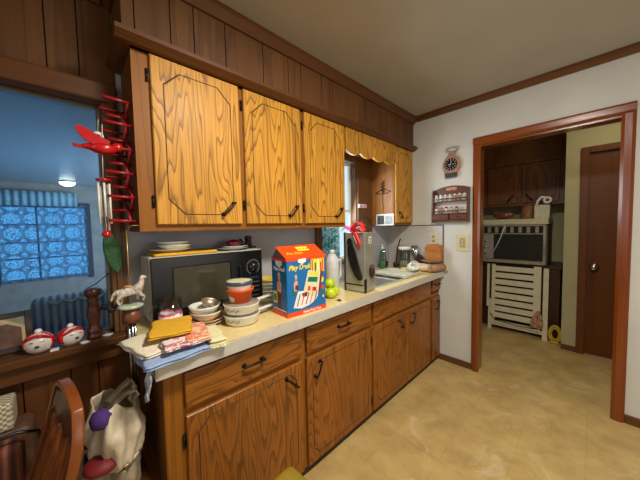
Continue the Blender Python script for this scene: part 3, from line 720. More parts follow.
# scallops of the awning
w = MB(); n = 14
for k in range(n):
    a = BW*k/n; b = BW*(k+1)/n; q = [(a+(b-a)*i/8, BH-.010-.010*math.sin(PI*i/8)) for i in range(9)]
    w.prism([(a, BH)]+q+[(b, BH)], .0012, .002, 'x')
n = 7
for k in range(n):
    a = -BDp*k/n; b = -BDp*(k+1)/n; q = [(a+(b-a)*i/8, BH-.008-.010*math.sin(PI*i/8)) for i in range(9)]
    w.prism([(a, BH-.002)]+q+[(b, BH-.002)], -.0014, -.0006, 'y')
w.build('awning_print', m_bxo, t)
def pf(pts, m, name, d=.0010):   # print on the front face, (y,z) in fractions of the face
    return MB().prism([(a*BW, b*BH) for a, b in pts], .0002, d, 'x').build(name, m, t)
def ps(pts, m, name, d=-.0010):  # print on the side face, (x,z) fractions from the front edge
    return MB().prism([(-a*BDp, b*BH) for a, b in pts], -.0002, d, 'y').build(name, m, t)
def rect(a, b, c, d): return [(a, c), (b, c), (b, d), (a, d)]
pf(rect(.60, .965, .70, .955), m_by, 'front_picture')
for k, (c, m_) in enumerate(((.62, m_bxo), (.70, m_bg), (.78, m_bw), (.85, m_bred), (.91, m_bxo))): pf(rect(c, c+.035+.01*(k % 2), .71, .93-.05*(k % 2)), m_, 'front_picture', .0016)
pf([(.45, .30), (.38, .36), (.53, .76), (.86, .72), (.78, .30), (.74, .26)], m_pap, 'desk_picture', .0016)
pf([(.50, .56), (.53, .64), (.78, .61), (.76, .52)], m_bg, 'desk_picture', .0022)
pf([(.545, .67), (.56, .73), (.80, .70), (.79, .635)], m_by, 'desk_picture', .0022)
pf([(.50, .40), (.51, .48), (.58, .47), (.57, .39)], m_bxo, 'desk_picture', .0022)
pf([(.62, .38), (.63, .45), (.74, .43), (.73, .36)], m_bred, 'desk_picture', .0022)
pf([(.86, .72), (.78, .30), (.82, .32), (.92, .70)], m_bmar, 'desk_picture', .0018)
pf([(.14, .15), (.26, .42), (.50, .40), (.70, .34), (.78, .28), (.70, .20), (.55, .14), (.34, .11)], m_bw, 'card_fan_picture', .0014)
for k in range(5):
    a0 = .22+.11*k; pf([(a0, .17), (a0+.02, .165), (a0+.10, .36), (a0+.08, .365)], m_bxo if k % 2 else m_bmar, 'card_fan_picture', .0020)
pf([(.35, .37), (.50, .38), (.48, .31), (.38, .30)], m_bmar, 'card_fan_picture', .0018)
pf([(.17, .42), (.16, .55), (.20, .62), (.25, .60), (.26, .45)], m_bsk, 'child_picture'); pf([(.19, .63), (.185, .70), (.215, .72), (.245, .69), (.24, .63)], m_bsk, 'child_picture')
pf([(.19, .46), (.20, .54), (.26, .52), (.27, .44)], m_bmar, 'child_picture', .0014); pf([(.12, .37), (.13, .44), (.21, .43), (.22, .36)], m_bg, 'child_picture', .0014)
for (cy, cz, r, m_) in ((.90, .55, .05, m_by), (.92, .40, .04, m_bxo), (.88, .30, .045, m_bg), (.93, .24, .03, m_bsk), (.86, .44, .03, m_bred)):
    pf([(cy+r*math.cos(2*PI*i/14), cz+r*math.sin(2*PI*i/14)) for i in range(14)], m_, 'toy_picture', .0014)
ps([(.40, .12), (.36, .50), (.42, .56), (.62, .55), (.66, .45), (.60, .12)], m_bmar, 'child_picture'); ps([(.38, .40), (.36, .56), (.48, .62), (.64, .57), (.66, .42)], m_bsk, 'child_picture', -.0014)
ps([(.44, .62), (.42, .72), (.52, .76), (.60, .71), (.58, .62)], m_bsk, 'child_picture', -.0014)
ps(rect(.66, .92, .20, .40), m_by, 'side_picture'); ps(rect(.70, .88, .24, .36), m_bg, 'side_picture', -.0014)
ps(rect(.05, .9, .095, .11), m_bw, 'side_picture')
pf([(.27, .92), (.27, .97), (.47, .98), (.47, .92), (.37, .88)], m_bw, 'logo_panel', .0026); ps([(.3, .88), (.3, .95), (.7, .95), (.7, .88), (.5, .84)], m_bw, 'logo_panel', -.0020)
def text(body, size, M, m, name, parent, depth=.0005, shear=0, align='CENTER', bold=0):
    cu = bpy.data.curves.new('t', 'FONT'); cu.body = body; cu.size = size; cu.extrude = depth; cu.shear = shear; cu.align_x = align; cu.offset = bold
    o = bpy.data.objects.new('t', cu); C.objects.link(o)
    dg = bpy.context.evaluated_depsgraph_get(); me = bpy.data.meshes.new_from_object(o.evaluated_get(dg)); bpy.data.objects.remove(o)
    me.transform(M); me.materials.clear(); me.materials.append(m)
    q = bpy.data.objects.new(name, me); C.objects.link(q); q.parent = parent; return q
FR = Matrix(((0, 0, 1, 0), (1, 0, 0, 0), (0, 1, 0, 0), (0, 0, 0, 1)))   # text x->y, y->z, out->+x
SD = Matrix(((1, 0, 0, 0), (0, 0, -1, 0), (0, 1, 0, 0), (0, 0, 0, 1)))  # text x->+x, y->z, out->-y
text('Play Desk', .036, T(.0010, BW*.31, BH*.795) @ FR, m_by, 'title_lettering', t, shear=.25, bold=.0012)
text('Play Desk', .028, T(-BDp*.5, -.0012, BH*.78) @ SD, m_bw, 'title_lettering', t, shear=.25, bold=.0008)
text('Fisher-Price Toys', .018, T(.0014, BW*.62, .006) @ FR, m_bw, 'bottom_lettering', t, bold=.0004)
slope = math.atan2(fz, .100)
FM = T(-.002, 0, BH+.0015) @ Matrix.Rotation(slope, 4, 'Y') @ Matrix(((0, -1, 0, 0), (1, 0, 0, 0), (0, 0, 1, 0), (0, 0, 0, 1)))
text('Play Desk', .026, FM @ T(BW*.28, .028, .001), m_by, 'lid_lettering', fl, shear=.25)
MB().box(BW*.42, BW*.72, .055, .095, .0005, .0012, M=FM).build('lid_label_print', m_by, fl)
text('Fisher-Price', .018, FM @ T(BW*.57, .068, .0015), m_bred, 'lid_lettering', fl)

# bag of yellow-green fruit
m_lime = plain('lime_net_bag', (196, 214, 40), .3, var=.15, scale=20, bump=.3)
for k, (dx, dy, dz, r, lab) in enumerate(((0, 0, .036, .036, 'bright lime fruit nearest the edge, right of the toy box'), (-.03, .065, .032, .032, 'lime-yellow fruit against the steel box'), (-.07, .0, .038, .038, 'yellow-green fruit at the back, against the toy carton'), (-.035, .025, .092, .034, 'topmost yellow-green fruit of the small heap'))):
    t = MB().ball((0, 0, 0), r, (1, 1.15, 1), 20, jit=.02).ball((0, r*1.12, 0), r*.2, seg=8).build('lime', m_lime); t.location = (-1.20+dx, 1.235+dy, CT+dz); tag(t, lab, 'fruit', 'limes heaped between toy box and steel box')
o = MB().ball((0, 0, 0), .012, (1.4, 1, .5), 10, jit=.2).build('walnut_shell', plain('brown_shell', (96, 60, 36), .6)); o.location = (-1.115, 1.22, CT+.006); tag(o, 'small brown shell fragment on the worktop before the limes', 'shell')

# white jug bottle
t = thing('white_bottle', 'tall white plastic bottle with handle, left of the steel box', 'bottle', (-1.36, 1.415, CT))
MB().lathe([(0, 0), (.045, 0), (.052, .01), (.052, .20), (.048, .235), (.030, .262), (.02, .272), (0, .272)], 28).build('bottle_body', plain('matt_white_plastic', (214, 216, 216), .45), t)
MB().tube([(.02, .045, .22), (.02, .072, .215), (.02, .076, .17), (.02, .072, .10), (.02, .05, .085)], .010, 10).build('handle', plain('white_plastic_handle', (214, 216, 216), .45), t)
MB().lathe([(0, .272), (.02, .272), (.02, .298), (.014, .302), (0, .302)], 18).build('cap', m_white, t)
o = MB().lathe([(0, 0), (.035, 0), (.045, .06), (.05, .11), (.04, .15), (.025, .16), (0, .16)], 20).build('red_canister', m_red); o.location = (-1.50, 1.36, CT); tag(o, 'red canister half hidden between the toy box and white bottle', 'canister')
o = MB().lathe([(0, 0), (.03, 0), (.035, .05), (.022, .08), (.012, .1), (.012, .12), (0, .12)], 16).build('dark_jar', plain('brown_jar', (70, 36, 26), .3)); o.location = (-1.56, 1.52, CT); tag(o, 'small dark brown jar at the back behind the white bottle', 'jar')

# upright steel box
t = thing('steel_dispenser', 'tall upright brushed steel box with black handle beside the sink', 'dispenser', (-1.273, 1.458, CT), 6)
w_, d_, h_ = .174, .148, .43
MB().box(0, w_, 0, d_, .006, h_, .004, 2).build('steel_shell', plain('satin_steel', (176, 174, 164), .38, .55, var=.15, scale=10), t)
MB().box(-.004, .012, -.004, .012, 0, h_+.003, .003).build('corner_post', plain('brown_post', (54, 40, 34), .4), t)
MB().box(w_-.008, w_+.002, -.003, d_*.15, 0, .10, .002).build('corner_bracket', m_black, t)
MB().prism([(.040, .385), (.058, .392), (.072, .372), (.078, .34), (.098, .30), (.115, .24), (.135, .17), (.152, .12), (.150, .095), (.128, .088), (.095, .12), (.062, .19), (.042, .26), (.038, .31), (.044, .34), (.034, .365)], -.016, .0, 'y').build('black_handle', m_black, t)
MB().prism([(w_*.0+.006, .05), (w_*.9, .05), (w_*.9, .06), (.006, .06)], -.002, 0, 'y').build('seam', m_kick, t)
lb = MB().box(w_, w_+.002, .055, .09, .35, .40, .0005).build('label_plate', m_white, t); MB().box(w_+.002, w_+.003, .065, .08, .358, .370).box(w_+.002, w_+.003, .065, .08, .378, .39).build('label_marks', m_black, lb)
MB().lathe([(0, 0), (.02, .004), (.022, .02), (.012, .03), (0, .032)], 16, sy=2.3, M=T(w_, .075, .15) @ R(90, 'Y') @ R(90, 'Z')).build('side_latch', mbk, t)
# pink-red spatula set / ribbons draped on it
t = thing('red_ribbon_bow', 'bright red and pink ribbon bow lying over the top of the steel box', 'ribbon', (-1.20, 1.47, CT+h_+.001))
m_rib = plain('coral_red_ribbon', (240, 52, 62), .4); m_pnk = plain('magenta_pink', (236, 80, 170), .4)
def strip(mb, pts, wv):
    pts = [Vector(p) for p in pts]; wv = Vector(wv)
    vs = [(mb.bm.verts.new(p-wv/2), mb.bm.verts.new(p+wv/2)) for p in pts]
    for a, b in zip(vs, vs[1:]): f = mb.bm.faces.new((a[0], b[0], b[1], a[1])); f.smooth = True
    return mb
w = MB(); strip(w, [(-.03, .0, .012), (.0, -.012, .015), (.03, -.014, -.01), (.06, -.014, -.07), (.068, -.014, -.10)], (.03, 0, .01))
strip(w, [(-.02, .02, .004), (.0, .01, .05), (.03, .03, .075), (.06, .05, .05), (.03, .05, .006)], (.01, .04, 0))
strip(w, [(.0, .02, .004), (.02, .0, .03), (.07, .0, .04), (.10, .0, .012)], (.0, .05, .015))
o = w.build('ribbon', m_rib, t); solid(o, .002)
w = MB(); strip(w, [(-.10, .0, .02), (-.07, .0, .045), (-.03, .01, .03), (.0, .02, .006)], (.0, .04, .02)); o = w.build('ribbon_tail', m_pnk, t); solid(o, .002)
o['label'] = 'magenta pink loop'
w = MB(); strip(w, [(.015, -.0155, -.02), (.045, -.0155, -.08)], (.006, 0, .002)); o = w.build('white_stripe', m_white, t); solid(o, .001)

# clip and ring near the window
t = thing('hanging_clip', 'pinkish white plastic clip on the casing right of the sink window', 'clip', (-1.669, 2.19, 1.62))
MB().box(0, .02, -.06, .07, -.02, .02, .008, 2).build('clip_body', plain('pale_pink', (226, 200, 205), .4), t)
for y in (-.03, .03): MB().ball((.022, y, 0), .007, seg=8).build('dark_dot', mbk, t)
t = MB().tube([(-1.655, 2.25+.085*math.cos(2*PI*k/24), 1.43+.085*math.sin(2*PI*k/24)) for k in range(24)], .005, 6, closed=True).tube([(-1.662, 2.25, 1.515), (-1.662, 2.25, 1.535)], .003, 6).build('wire_ring', plain('brass_wire', (110, 86, 60), .3, .8))
tag(t, 'thin brass wire ring hanging on the casing above the sink corner', 'ring')

# wire hanger ornament on the side of the narrow cabinet and calendar card
t = thing('wire_hanger', 'dark wire hanger ornament on the narrow cabinet side', 'hanger', (-1.535, 2.386, 1.78))
m_wire = plain('dark_wire', (60, 40, 28), .4, .6)
MB().tube([(-.09, -.004, -.02), (0, -.004, .02), (.09, -.004, -.015), (.04, -.004, -.03), (-.04, -.004, -.03), (-.09, -.004, -.02)], .0035, 6).build('hanger_wire', m_wire, t)
MB().tube([(0, -.004, -.02), (0, -.004, .10)], .0035, 6).tube([(0, -.004, -.02), (-.005, -.004, -.11), (.004, -.004, -.17), (-.002, -.004, -.225)], .002, 6).build('stem', m_wire, t)
w = MB()
for k in range(7): w.ball((.010*(-1)**k, -.012, -.01+k*.016), .011, (1, .6, 1), 8)
w.build('dried_flowers', mbk, t)
t = thing('postcard', 'framed black and white photo card hanging under the narrow cabinet side', 'picture', (-1.52, 2.3855, 1.47))
MB().box(-.10, .11, -.004, .002, -.055, .065, .001).build('card', m_white, t)
w = MB(); w.box(-.085, .0, -.0052, -.004, -.04, .05); w.build('dark_photo', plain('dark_photo', (70, 72, 76), .5, var=.6, scale=60), t)
w = MB(); w.box(.01, .098, -.0052, -.004, -.04, .05); w.build('light_photo', plain('light_photo', (170, 174, 178), .5, var=.35, scale=50), t)

# soap and things by the sink
t = thing('dish_soap', 'clear green dish soap bottle behind the sink', 'bottle', (-1.60, 2.47, CT))
MB().lathe([(0, 0), (.038, 0), (.042, .02), (.040, .14), (.03, .19), (.014, .215), (0, .215)], 20, sy=.7).build('bottle_body', clear('pale_green_plastic', (190, 220, 196), .15), t)
MB().lathe([(0, .002), (.034, .002), (.036, .02), (.035, .09), (0, .09)], 20, sy=.65).build('soap', plain('green_soap', (120, 150, 118), .3), t)
MB().lathe([(0, .215), (.014, .215), (.014, .24), (.006, .245), (.006, .27), (0, .27)], 14).build('cap', m_white, t)
o = MB().lathe([(0, 0), (.032, 0), (.036, .07), (.033, .07), (.03, .006), (0, .006)], 18).build('black_cup', m_black); o.location = (-1.63, 2.56, CT); tag(o, 'small black cup behind the sink next to the soap bottle', 'cup')
t = thing('dish_tray', 'cream plastic drainboard tray laid over the right sink bowl', 'tray', (-1.315, 2.27, CT+.0045), 0)
MB().box(-.175, .175, -.155, .155, .0, .010, .004, 2).build('tray_base', plain('cream_tray', (206, 204, 180), .4), t)
w = MB(); 
for a in ((-.175, .175, -.155, -.147), (-.175, .175, .147, .155), (-.175, -.167, -.147, .147), (.167, .175, -.147, .147)): w.box(*a, .008, .024, .002)
w.build('tray_rim', plain('cream_tray_rim', (206, 204, 180), .4), t)
# printed mug on its side
t = thing('coffee_mug', 'white mug with black print tipped beside the glass canister', 'mug', (-1.20, 2.375, CT+.076)); t.scale = (1.1, 1.1, 1.1); t.rotation_euler = (0, math.radians(70), math.radians(-40))
MB().lathe([(0, -.045), (.036, -.045), (.04, -.04), (.04, .045), (.037, .045), (.036, -.036), (0, -.037)], 24).build('mug_body', m_white, t)
MB().tube([(0, .038, .03), (0, .062, .026), (0, .066, 0), (0, .06, -.022), (0, .038, -.028)], .005, 8).build('handle', m_white, t)
w = MB()
for k in range(5): w.ball((-.039*math.cos(k*.35-.7), .039*math.sin(k*.35-.7), -.02+.012*k), .008, (.4, 1.5, 1.6), 8)
w.build('black_print', m_black, t)
# cutting boards, canister, utensils
for k, (yy, xx, wd, hh, lab) in enumerate(((2.715, -1.52, .12, .24, 'wooden cutting board leaning at the back of the corner'), (2.69, -1.47, .09, .19, 'smaller wooden board leaning in front of the larger cutting board'))):
    o = MB().box(-wd/2, wd/2, -.008, .008, 0, hh, .006, 2).build('cutting_board', plain('board_wood', (150-10*k, 116, 84), .6)); o.location = (xx, yy, CT+.002); o.rotation_euler = (math.radians(-5), 0, 0); tag(o, lab, 'cutting board')
t = thing('glass_canister', 'clear glass canister with white lid in the counter corner', 'canister', (-1.42, 2.62, CT))
MB().lathe([(0, .001), (.056, .001), (.06, .01), (.06, .20), (.052, .215), (.049, .213), (.056, .198), (.056, .012), (0, .01)], 28).build('jar_glass', m_glass, t)
MB().lathe([(0, .012), (.05, .012), (.052, .08), (0, .085)], 20).build('contents', plain('grey_beans', (168, 160, 150), .7, var=.4, scale=120), t)
MB().lathe([(.062, .212), (.066, .216), (.066, .236), (.06, .243), (0, .244)], 28).build('lid', m_white, t)
t = thing('black_ladle', 'black handled ladle rising behind the white lid of the canister', 'utensil', (-1.52, 2.615, CT))
MB().tube([(0, 0, .06), (.015, .01, .20), (.035, .015, .30), (.05, .01, .325)], .007, 8).build('handle', m_black, t)
MB().ball((-.005, 0, .035), .033, (1, .8, 1), 12).build('ladle_bowl', m_black, t)
t = thing('knife_block', 'dark tilted block holding steel handled knives beside the bread shaped holder', 'knife block', (-1.25, 2.69, CT+.001))
MB().prism([(-.05, 0), (.05, 0), (.05, .05), (-.03, .15), (-.07, .10)], -.045, .045, 'y').build('block', mbk, t)
for k in range(3):
    MB().tube([(-.040-.005*k, -.028+.028*k, .12), (-.105+.01*k, -.028+.028*k, .250)], .013, 8).build('knife_handle', m_chrome, t)
o = MB().box(-.05, .05, -.035, .035, 0, .035, .01, 2).build('yellow_sponge', plain('yellow_foam', (226, 196, 20), .9, bump=.5, scale=120)); o.location = (-1.33, 2.49, CT+.001); tag(o, 'yellow sponge in front of the glass canister', 'sponge')
# oven mitts pile, plate and wooden bread-shaped napkin holder
m_mit = plain('tan_quilted_mitt', (172, 128, 96), .9, var=.15, scale=60, bump=.5); m_mit2 = plain('cream_quilted_mitt', (216, 194, 156), .9, var=.1, scale=60, bump=.5)
def mitt(loc, rz, m, label, tilt=0):
    t = thing('oven_mitt', label, 'oven mitt', loc, rz); t.scale = (1.2, 1.2, 1.9); t.rotation_euler = (math.radians(tilt), 0, math.radians(rz))
    w = MB(); 
    def ring(cx, rx, ry, y): return [(cx+rx*math.cos(2*PI*i/16), y, .022+ry*math.sin(2*PI*i/16)) for i in range(16)]
    rr = [ring(0, .05, .018, -.11), ring(0, .05, .02, -.06), ring(0, .055, .021, 0), ring(0, .055, .02, .05), ring(0, .045, .017, .09), ring(0, .02, .009, .11)]
    V = [[w.bm.verts.new(p) for p in r] for r in rr]
    for A, B in zip(V, V[1:]):
        for i in range(16): f = w.bm.faces.new((A[i], A[(i+1) % 16], B[(i+1) % 16], B[i])); f.smooth = True
    w.bm.faces.new(V[0][::-1]); w.bm.faces.new(V[-1])
    w.build('mitt_body', m, t)
    MB().tube([(.04, -.04, .022), (.07, -.01, .022), (.082, .02, .022), (.08, .035, .022)], .016, 10, rs=[.018, .018, .016, .008]).build('thumb', m, t)
    MB().box(-.056, .056, -.125, -.105, .004, .04, .008, 2).build('cuff', m_mit2 if m is m_mit else m_mit, t)
    return t
mm = mitt((-1.075, 2.62, CT+.001), 165, m_mit, 'tan quilted oven mitt hanging over the front counter corner'); mm.scale = (.95, .85, 1.9)
mitt((-1.235, 2.58, CT+.001), 88, m_mit2, 'cream oven mitt lying under the plate at the counter end')
t = dish('dinner_plate', 'dark rimmed cream plate carrying the brown wooden holder', 'plate', plate_prof(.10, .014), (-1.14, 2.64, CT+.095), plain('olive_plate', (150, 130, 96), .3))
t = thing('napkin_holder', 'brown loaf shaped wooden holder on the plate at the counter end', 'napkin holder', (-1.13, 2.69, CT+.103))
pr = [(-.075, 0), (.075, 0), (.078, .09), (.082, .125), (.06, .155), (.02, .165), (-.02, .165), (-.06, .155), (-.082, .125), (-.078, .09)]
m_loaf = wood('loaf_wood', (186, 120, 62), (130, 74, 32), 'x', freq=12, k=4, stretch=.2, mix=.5)
MB().prism([(a, b+.008) for a, b in pr], -.035, -.025, 'y').build('front_panel', m_loaf, t); MB().prism([(a, b+.008) for a, b in pr], .025, .035, 'y').build('rear_panel', m_loaf, t)
MB().box(-.075, .075, -.035, .035, 0, .01).build('base', m_loaf, t)
MB().box(-.065, .065, -.024, .024, .011, .13).build('napkins', plain('tan_napkins', (200, 150, 96), .9), t)

# ---- towels at the left counter end
def towel(name, label, m, cx, cy, L_, W_2, z, th, rz, droop=0.0, edge=None, fringe=None, layers=2, wav=.004):
    """folded towel: stacked soft layers; the part past y=edge hangs lower"""
    t = thing(name, label, 'towel', (cx, cy, z), rz)
    ca, sa = math.cos(math.radians(rz)), math.sin(math.radians(rz))
    def shape(u, v, k, top):
        x = (u-.5)*L_*(1-.02*k); y = (v-.5)*W_2*(1-.03*k)
        r = min(u, 1-u)*L_; s = min(v, 1-v)*W_2; ed = min(1, min(r, s)/.012); hh = th/layers
        zz = k*hh+hh*.5+(hh*.48 if top else -hh*.48)*math.sqrt(max(0.0, ed))
        zz += wav*math.sin(x*23+k+cx*9)*math.sin(y*19+cy*7) if True else 0
        zz += abs(wav)
        x += .003*math.sin(y*60+k); y += .003*math.sin(x*55+k*2)
        wy = sa*x+ca*y+cy
        if edge is not None and wy < edge: zz -= droop*(edge-wy)**1.3*6
        return (x, y, zz)
    for k in range(layers):
        w = MB(); w.grid(24, 18, lambda u, v: shape(u, v, k, True)); w.grid(24, 18, lambda u, v: shape(u, v, k, False))
        bmesh.ops.remove_doubles(w.bm, verts=w.bm.verts[:], dist=.0005); bmesh.ops.recalc_face_normals(w.bm, faces=w.bm.faces[:])
        w.build('folded_layer', m, t)
    if fringe:
        w = MB()
        for i in range(30):
            u = 1 if fringe > 0 else 0; p = Vector(shape(u, (i+.5)/30, 0, True)); q = p+Vector((.018*fringe, random.uniform(-.004, .004), -.004)); w.tube([p, q], .0016, 4)
        w.build('fringe', m, t)
    return t
def pattern_mat(name, base, pat, scale, thr=.52):
    m, nt, b = mat(name); L = nt.links.new; tc = N(nt, 'ShaderNodeTexCoord'); no = N(nt, 'ShaderNodeTexNoise'); no.inputs['Scale'].default_value = scale; no.inputs['Detail'].default_value = 2; no.inputs['Distortion'].default_value = 1
    L(tc.outputs['Object'], no.inputs[0]); rp = N(nt, 'ShaderNodeValToRGB'); rp.color_ramp.elements[0].position = thr-.03; rp.color_ramp.elements[0].color = srgb(*base); rp.color_ramp.elements[1].position = thr+.03; rp.color_ramp.elements[1].color = srgb(*pat)
    L(no.outputs['Fac'], rp.inputs['Fac']); L(rp.outputs['Color'], b.inputs['Base Color']); b.inputs['Roughness'].default_value = .95; return m
m_tcream = plain('cream_terry', (232, 222, 198), .95, var=.12, scale=90, bump=.6); m_tblue = plain('pale_blue_terry', (150, 172, 208), .95, var=.12, scale=90, bump=.6)
m_torg = pattern_mat('peach_floral_towel', (240, 196, 162), (222, 134, 100), 40); m_tpink = pattern_mat('pink_floral_towel', (232, 216, 212), (196, 116, 124), 50, .55)
towel('hand_towel', 'pale blue folded towel lowest in the pile at the counter end', m_tblue, -1.095, .262, .15, .23, CT+.001, .016, 3, .01, .19, None, 2, .002)
towel('hand_towel', 'cream towel sticking out past the left counter end under the yellow cloth', m_tcream, -1.22, .240, .25, .22, CT+.018, .014, 12, .02, .16, None, 2, .002)
towel('hand_towel', 'pink flower printed towel along the front of the towel pile', m_tpink, -1.095, .305, .10, .17, CT+.034, .012, -2, .0, .15, None, 2, .002)
towel('hand_towel', 'peach orange patterned towel at the right side of the pile', m_torg, -1.155, .360, .22, .09, CT+.038, .012, -12, 0, None, None, 2, .002)
towel('hand_towel', 'ivory fringed cloth at the right end of the towel pile', plain('ivory_fringe', (228, 220, 176), .95, var=.08, scale=90, bump=.5), -1.135, .425, .20, .07, CT+.002, .028, -10, 0, None, 1, 2, .002)
towel('dish_cloth', 'mustard yellow folded cloth on top of the towel pile', m_yel, -1.245, .290, .22, .16, CT+.053, .014, -16, .1, .15, None, 2, .003)
# corner of blue cloth hanging over the counter's corner
t = MB().grid(10, 14, lambda u, v: (-1.072+.052*u+.006*math.sin(v*9+u*4)-.012*v*u, .178-.006-.012*v+.004*math.sin(u*12+v*8), .938-.115*v*(1-.35*abs(u-.6)))).build('hanging_cloth', pattern_mat('grey_white_cloth', (206, 206, 204), (140, 150, 172), 24))
solid(t, .004); tag(t, 'crumpled grey-white cloth corner hanging down at the counter corner', 'cloth')

# ---------------------------------------------------------------- LEFT SIDE ORNAMENTS
m_crim = plain('crimson_paint', (158, 18, 30), .35, var=.15)
# red folding peg rack on the cabinet side
t = thing('peg_rack', 'red wooden accordion peg rack fixed to the end of the wall cabinet', 'peg rack', (-1.50, .218, 1.46))
zt = [0, .105, .21, .315, .42, .52]
for i in range(5):
    for s in (0, 1):
        xa, xb = (-.07, .07) if (i+s) % 2 == 0 else (.07, -.07)
        MB().tube([(xa, -.012-.012*s, zt[i]), (xb, -.012-.010*s, zt[i+1])], .005, 6).build('slat', m_crim, t)
for i in range(6):
    for x in (-.07, .07): MB().tube([(x, .002, zt[i]), (x, -.10, zt[i]+.004)], .007, 8, rs=[.005, .008]).build('peg', m_crim, t)
for i in range(5): MB().tube([(0, -.0, zt[i]+.0525), (0, -.08, zt[i]+.055)], .006, 8, rs=[.006, .009]).build('peg', m_crim, t)
# red bird
t = thing('bird_ornament', 'glossy red bird ornament with raised wing on the peg rack', 'ornament', (-1.43, .112, 1.765))
MB().ball((0, 0, 0), .036, (.8, 1.35, .68), 20).ball((0, .05, .014), .019, (1, 1.1, 1), 12).ball((0, -.035, 0), .022, (.8, 1.6, .6), 12).build('bird_body', m_red, t)
MB().prism([(.02, .012), (-.02, .0), (-.055, .022), (-.078, .052), (-.082, .070), (-.070, .076), (-.045, .066), (-.01, .045), (.025, .03)], .004, .020, 'x').build('wing', m_red, t)
MB().prism([(-.04, -.012), (-.09, -.006), (-.095, .003), (-.04, .006)], -.006, .006, 'x').build('tail', m_red, t)
MB().tube([(0, 0, .02), (0, .003, .10)], .0015, 5).build('string', m_white, t)
t = thing('round_tag', 'small round white tag hanging on the red peg rack', 'tag', (-1.44, .100, 1.815))
MB().tube([(0, 0, 0), (.006, 0, 0)], .019, 18).build('tag_disc', m_white, t)
MB().tube([(.006, 0, 0), (.0068, 0, 0)], .008, 12).build('printed_mark', m_kick, t)
MB().tube([(.003, 0, .018), (.003, .004, .07)], .001, 5).build('string', m_white, t)
# small wind chime of white tubes
t = thing('wind_chime', 'small wind chime of white tubes hanging from the red peg rack', 'wind chime', (-1.435, .108, 1.63))
MB().lathe([(0, 0), (.026, 0), (.026, .008), (0, .01)], 16).build('top_disc', m_red, t)
for k in range(5):
    a = k*1.2566; MB().tube([(.019*math.cos(a), .019*math.sin(a), -.01), (.019*math.cos(a), .019*math.sin(a), -.15-.03*(k % 3))], .0042, 8).build('chime_tube', m_white, t)
MB().tube([(0, 0, 0), (0, 0, -.22)], .0012, 5).tube([(0, 0, .008), (0, .003, .145)], .0012, 5).build('string', m_white, t)
MB().ball((0, 0, -.225), .018, (1, 1, .8), 12).build('striker', m_red, t)
# green quilted leaf
def leafm():
    w = MB(); 
    def f(u, v):
        wdt = .034*math.sin(PI*min(1, .08+u*.92))**.6; return (0+.008*math.cos(PI*(v-.5)), (v-.5)*2*wdt+.025*u-.01, -.19*u+.0)
    return w.grid(18, 8, f)
t = thing('leaf_mitt', 'green quilted leaf shaped pot holder hanging beside the glass', 'pot holder', (-1.575, .135, 1.405))
o = leafm().build('leaf_pad', plain('green_quilt', (52, 92, 56), .85, var=.3, scale=90, bump=.8), t); solid(o, .01)
MB().tube([(.006, -.01, -.004), (.004, -.012, .03), (.005, -.02, .055)], .002, 6).build('hanging_loop', m_red, t)
t = thing('wind_chime', 'carousel horse wind chime with long metal tubes beside the microwave', 'wind chime', (-1.35, .166, 1.09))
m_brass = plain('aged_brass', (170, 140, 84), .35, .8); m_horse = plain('ivory_horse', (190, 178, 166), .5, var=.45, scale=70)
MB().lathe([(0, 0), (.037, 0), (.046, .006), (.046, .012), (.037, .016), (0, .016)], 28).build('disc', plain('verdigris_disc', (170, 184, 160), .4, var=.3, scale=40), t)
MB().lathe([(0, -.005), (.03, -.005), (.034, -.04), (.032, -.06), (0, -.06)], 20).build('hub', plain('brown_wood_hub', (110, 62, 36), .4), t)
for k in range(6):
    a = k*PI/3; r_ = .012; MB().tube([(r_*math.cos(a), r_*math.sin(a), -.06), (r_*math.cos(a), r_*math.sin(a), -.33-.035*(k % 3))], .0045, 8).build('chime_tube', m_chrome, t)
MB().tube([(0, 0, .016), (0, 0, .33)], .003, 8).tube([(0, 0, .33), (0, .02, .350), (0, .057, .350)], .002, 6).build('pole', m_brass, t)
# horse body: skinned skeleton
def skinned(name, verts, edges, radii, m, parent, sub=2):
    me = bpy.data.meshes.new(name); me.from_pydata(verts, edges, []); o = bpy.data.objects.new(name, me); C.objects.link(o)
    sk = o.modifiers.new('skin', 'SKIN'); me.skin_vertices[0].data[0].use_root = True
    for i, r_ in enumerate(radii): me.skin_vertices[0].data[i].radius = (r_, r_)
    s = o.modifiers.new('sub', 'SUBSURF'); s.levels = sub; s.render_levels = sub
    dg = bpy.context.evaluated_depsgraph_get(); me2 = bpy.data.meshes.new_from_object(o.evaluated_get(dg)); bpy.data.objects.remove(o)
    me2.materials.clear(); me2.materials.append(m)
    for p_ in me2.polygons: p_.use_smooth = True
    q = bpy.data.objects.new(name, me2); C.objects.link(q); q.parent = parent; return q
hz = .075
V = [(0, .0, hz), (0, .028, hz+.004), (0, .042, hz+.03), (0, .045, hz+.055), (0, .062, hz+.048),
     (0, -.03, hz+.002), (0, -.045, hz-.0), (.008, .034, hz-.02), (.008, .05, hz-.032), (.008, .042, hz-.05),
     (-.008, .03, hz-.02), (-.008, .026, hz-.045), (.009, -.036, hz-.02), (.009, -.046, hz-.038), (.009, -.036, hz-.055),
     (-.009, -.034, hz-.022), (-.009, -.028, hz-.04), (-.009, -.034, hz-.055), (0, -.058, hz-.012), (0, -.064, hz-.035)]
E_ = [(0, 1), (1, 2), (2, 3), (3, 4), (0, 5), (5, 6), (1, 7), (7, 8), (8, 9), (1, 10), (10, 11), (5, 12), (12, 13), (13, 14), (5, 15), (15, 16), (16, 17), (6, 18), (18, 19)]
Rd = [.018, .018, .012, .010, .006, .017, .010, .008, .0055, .005, .008, .005, .009, .006, .005, .009, .006, .005, .006, .003]
skinned('horse_figure', V, E_, Rd, m_horse, t)
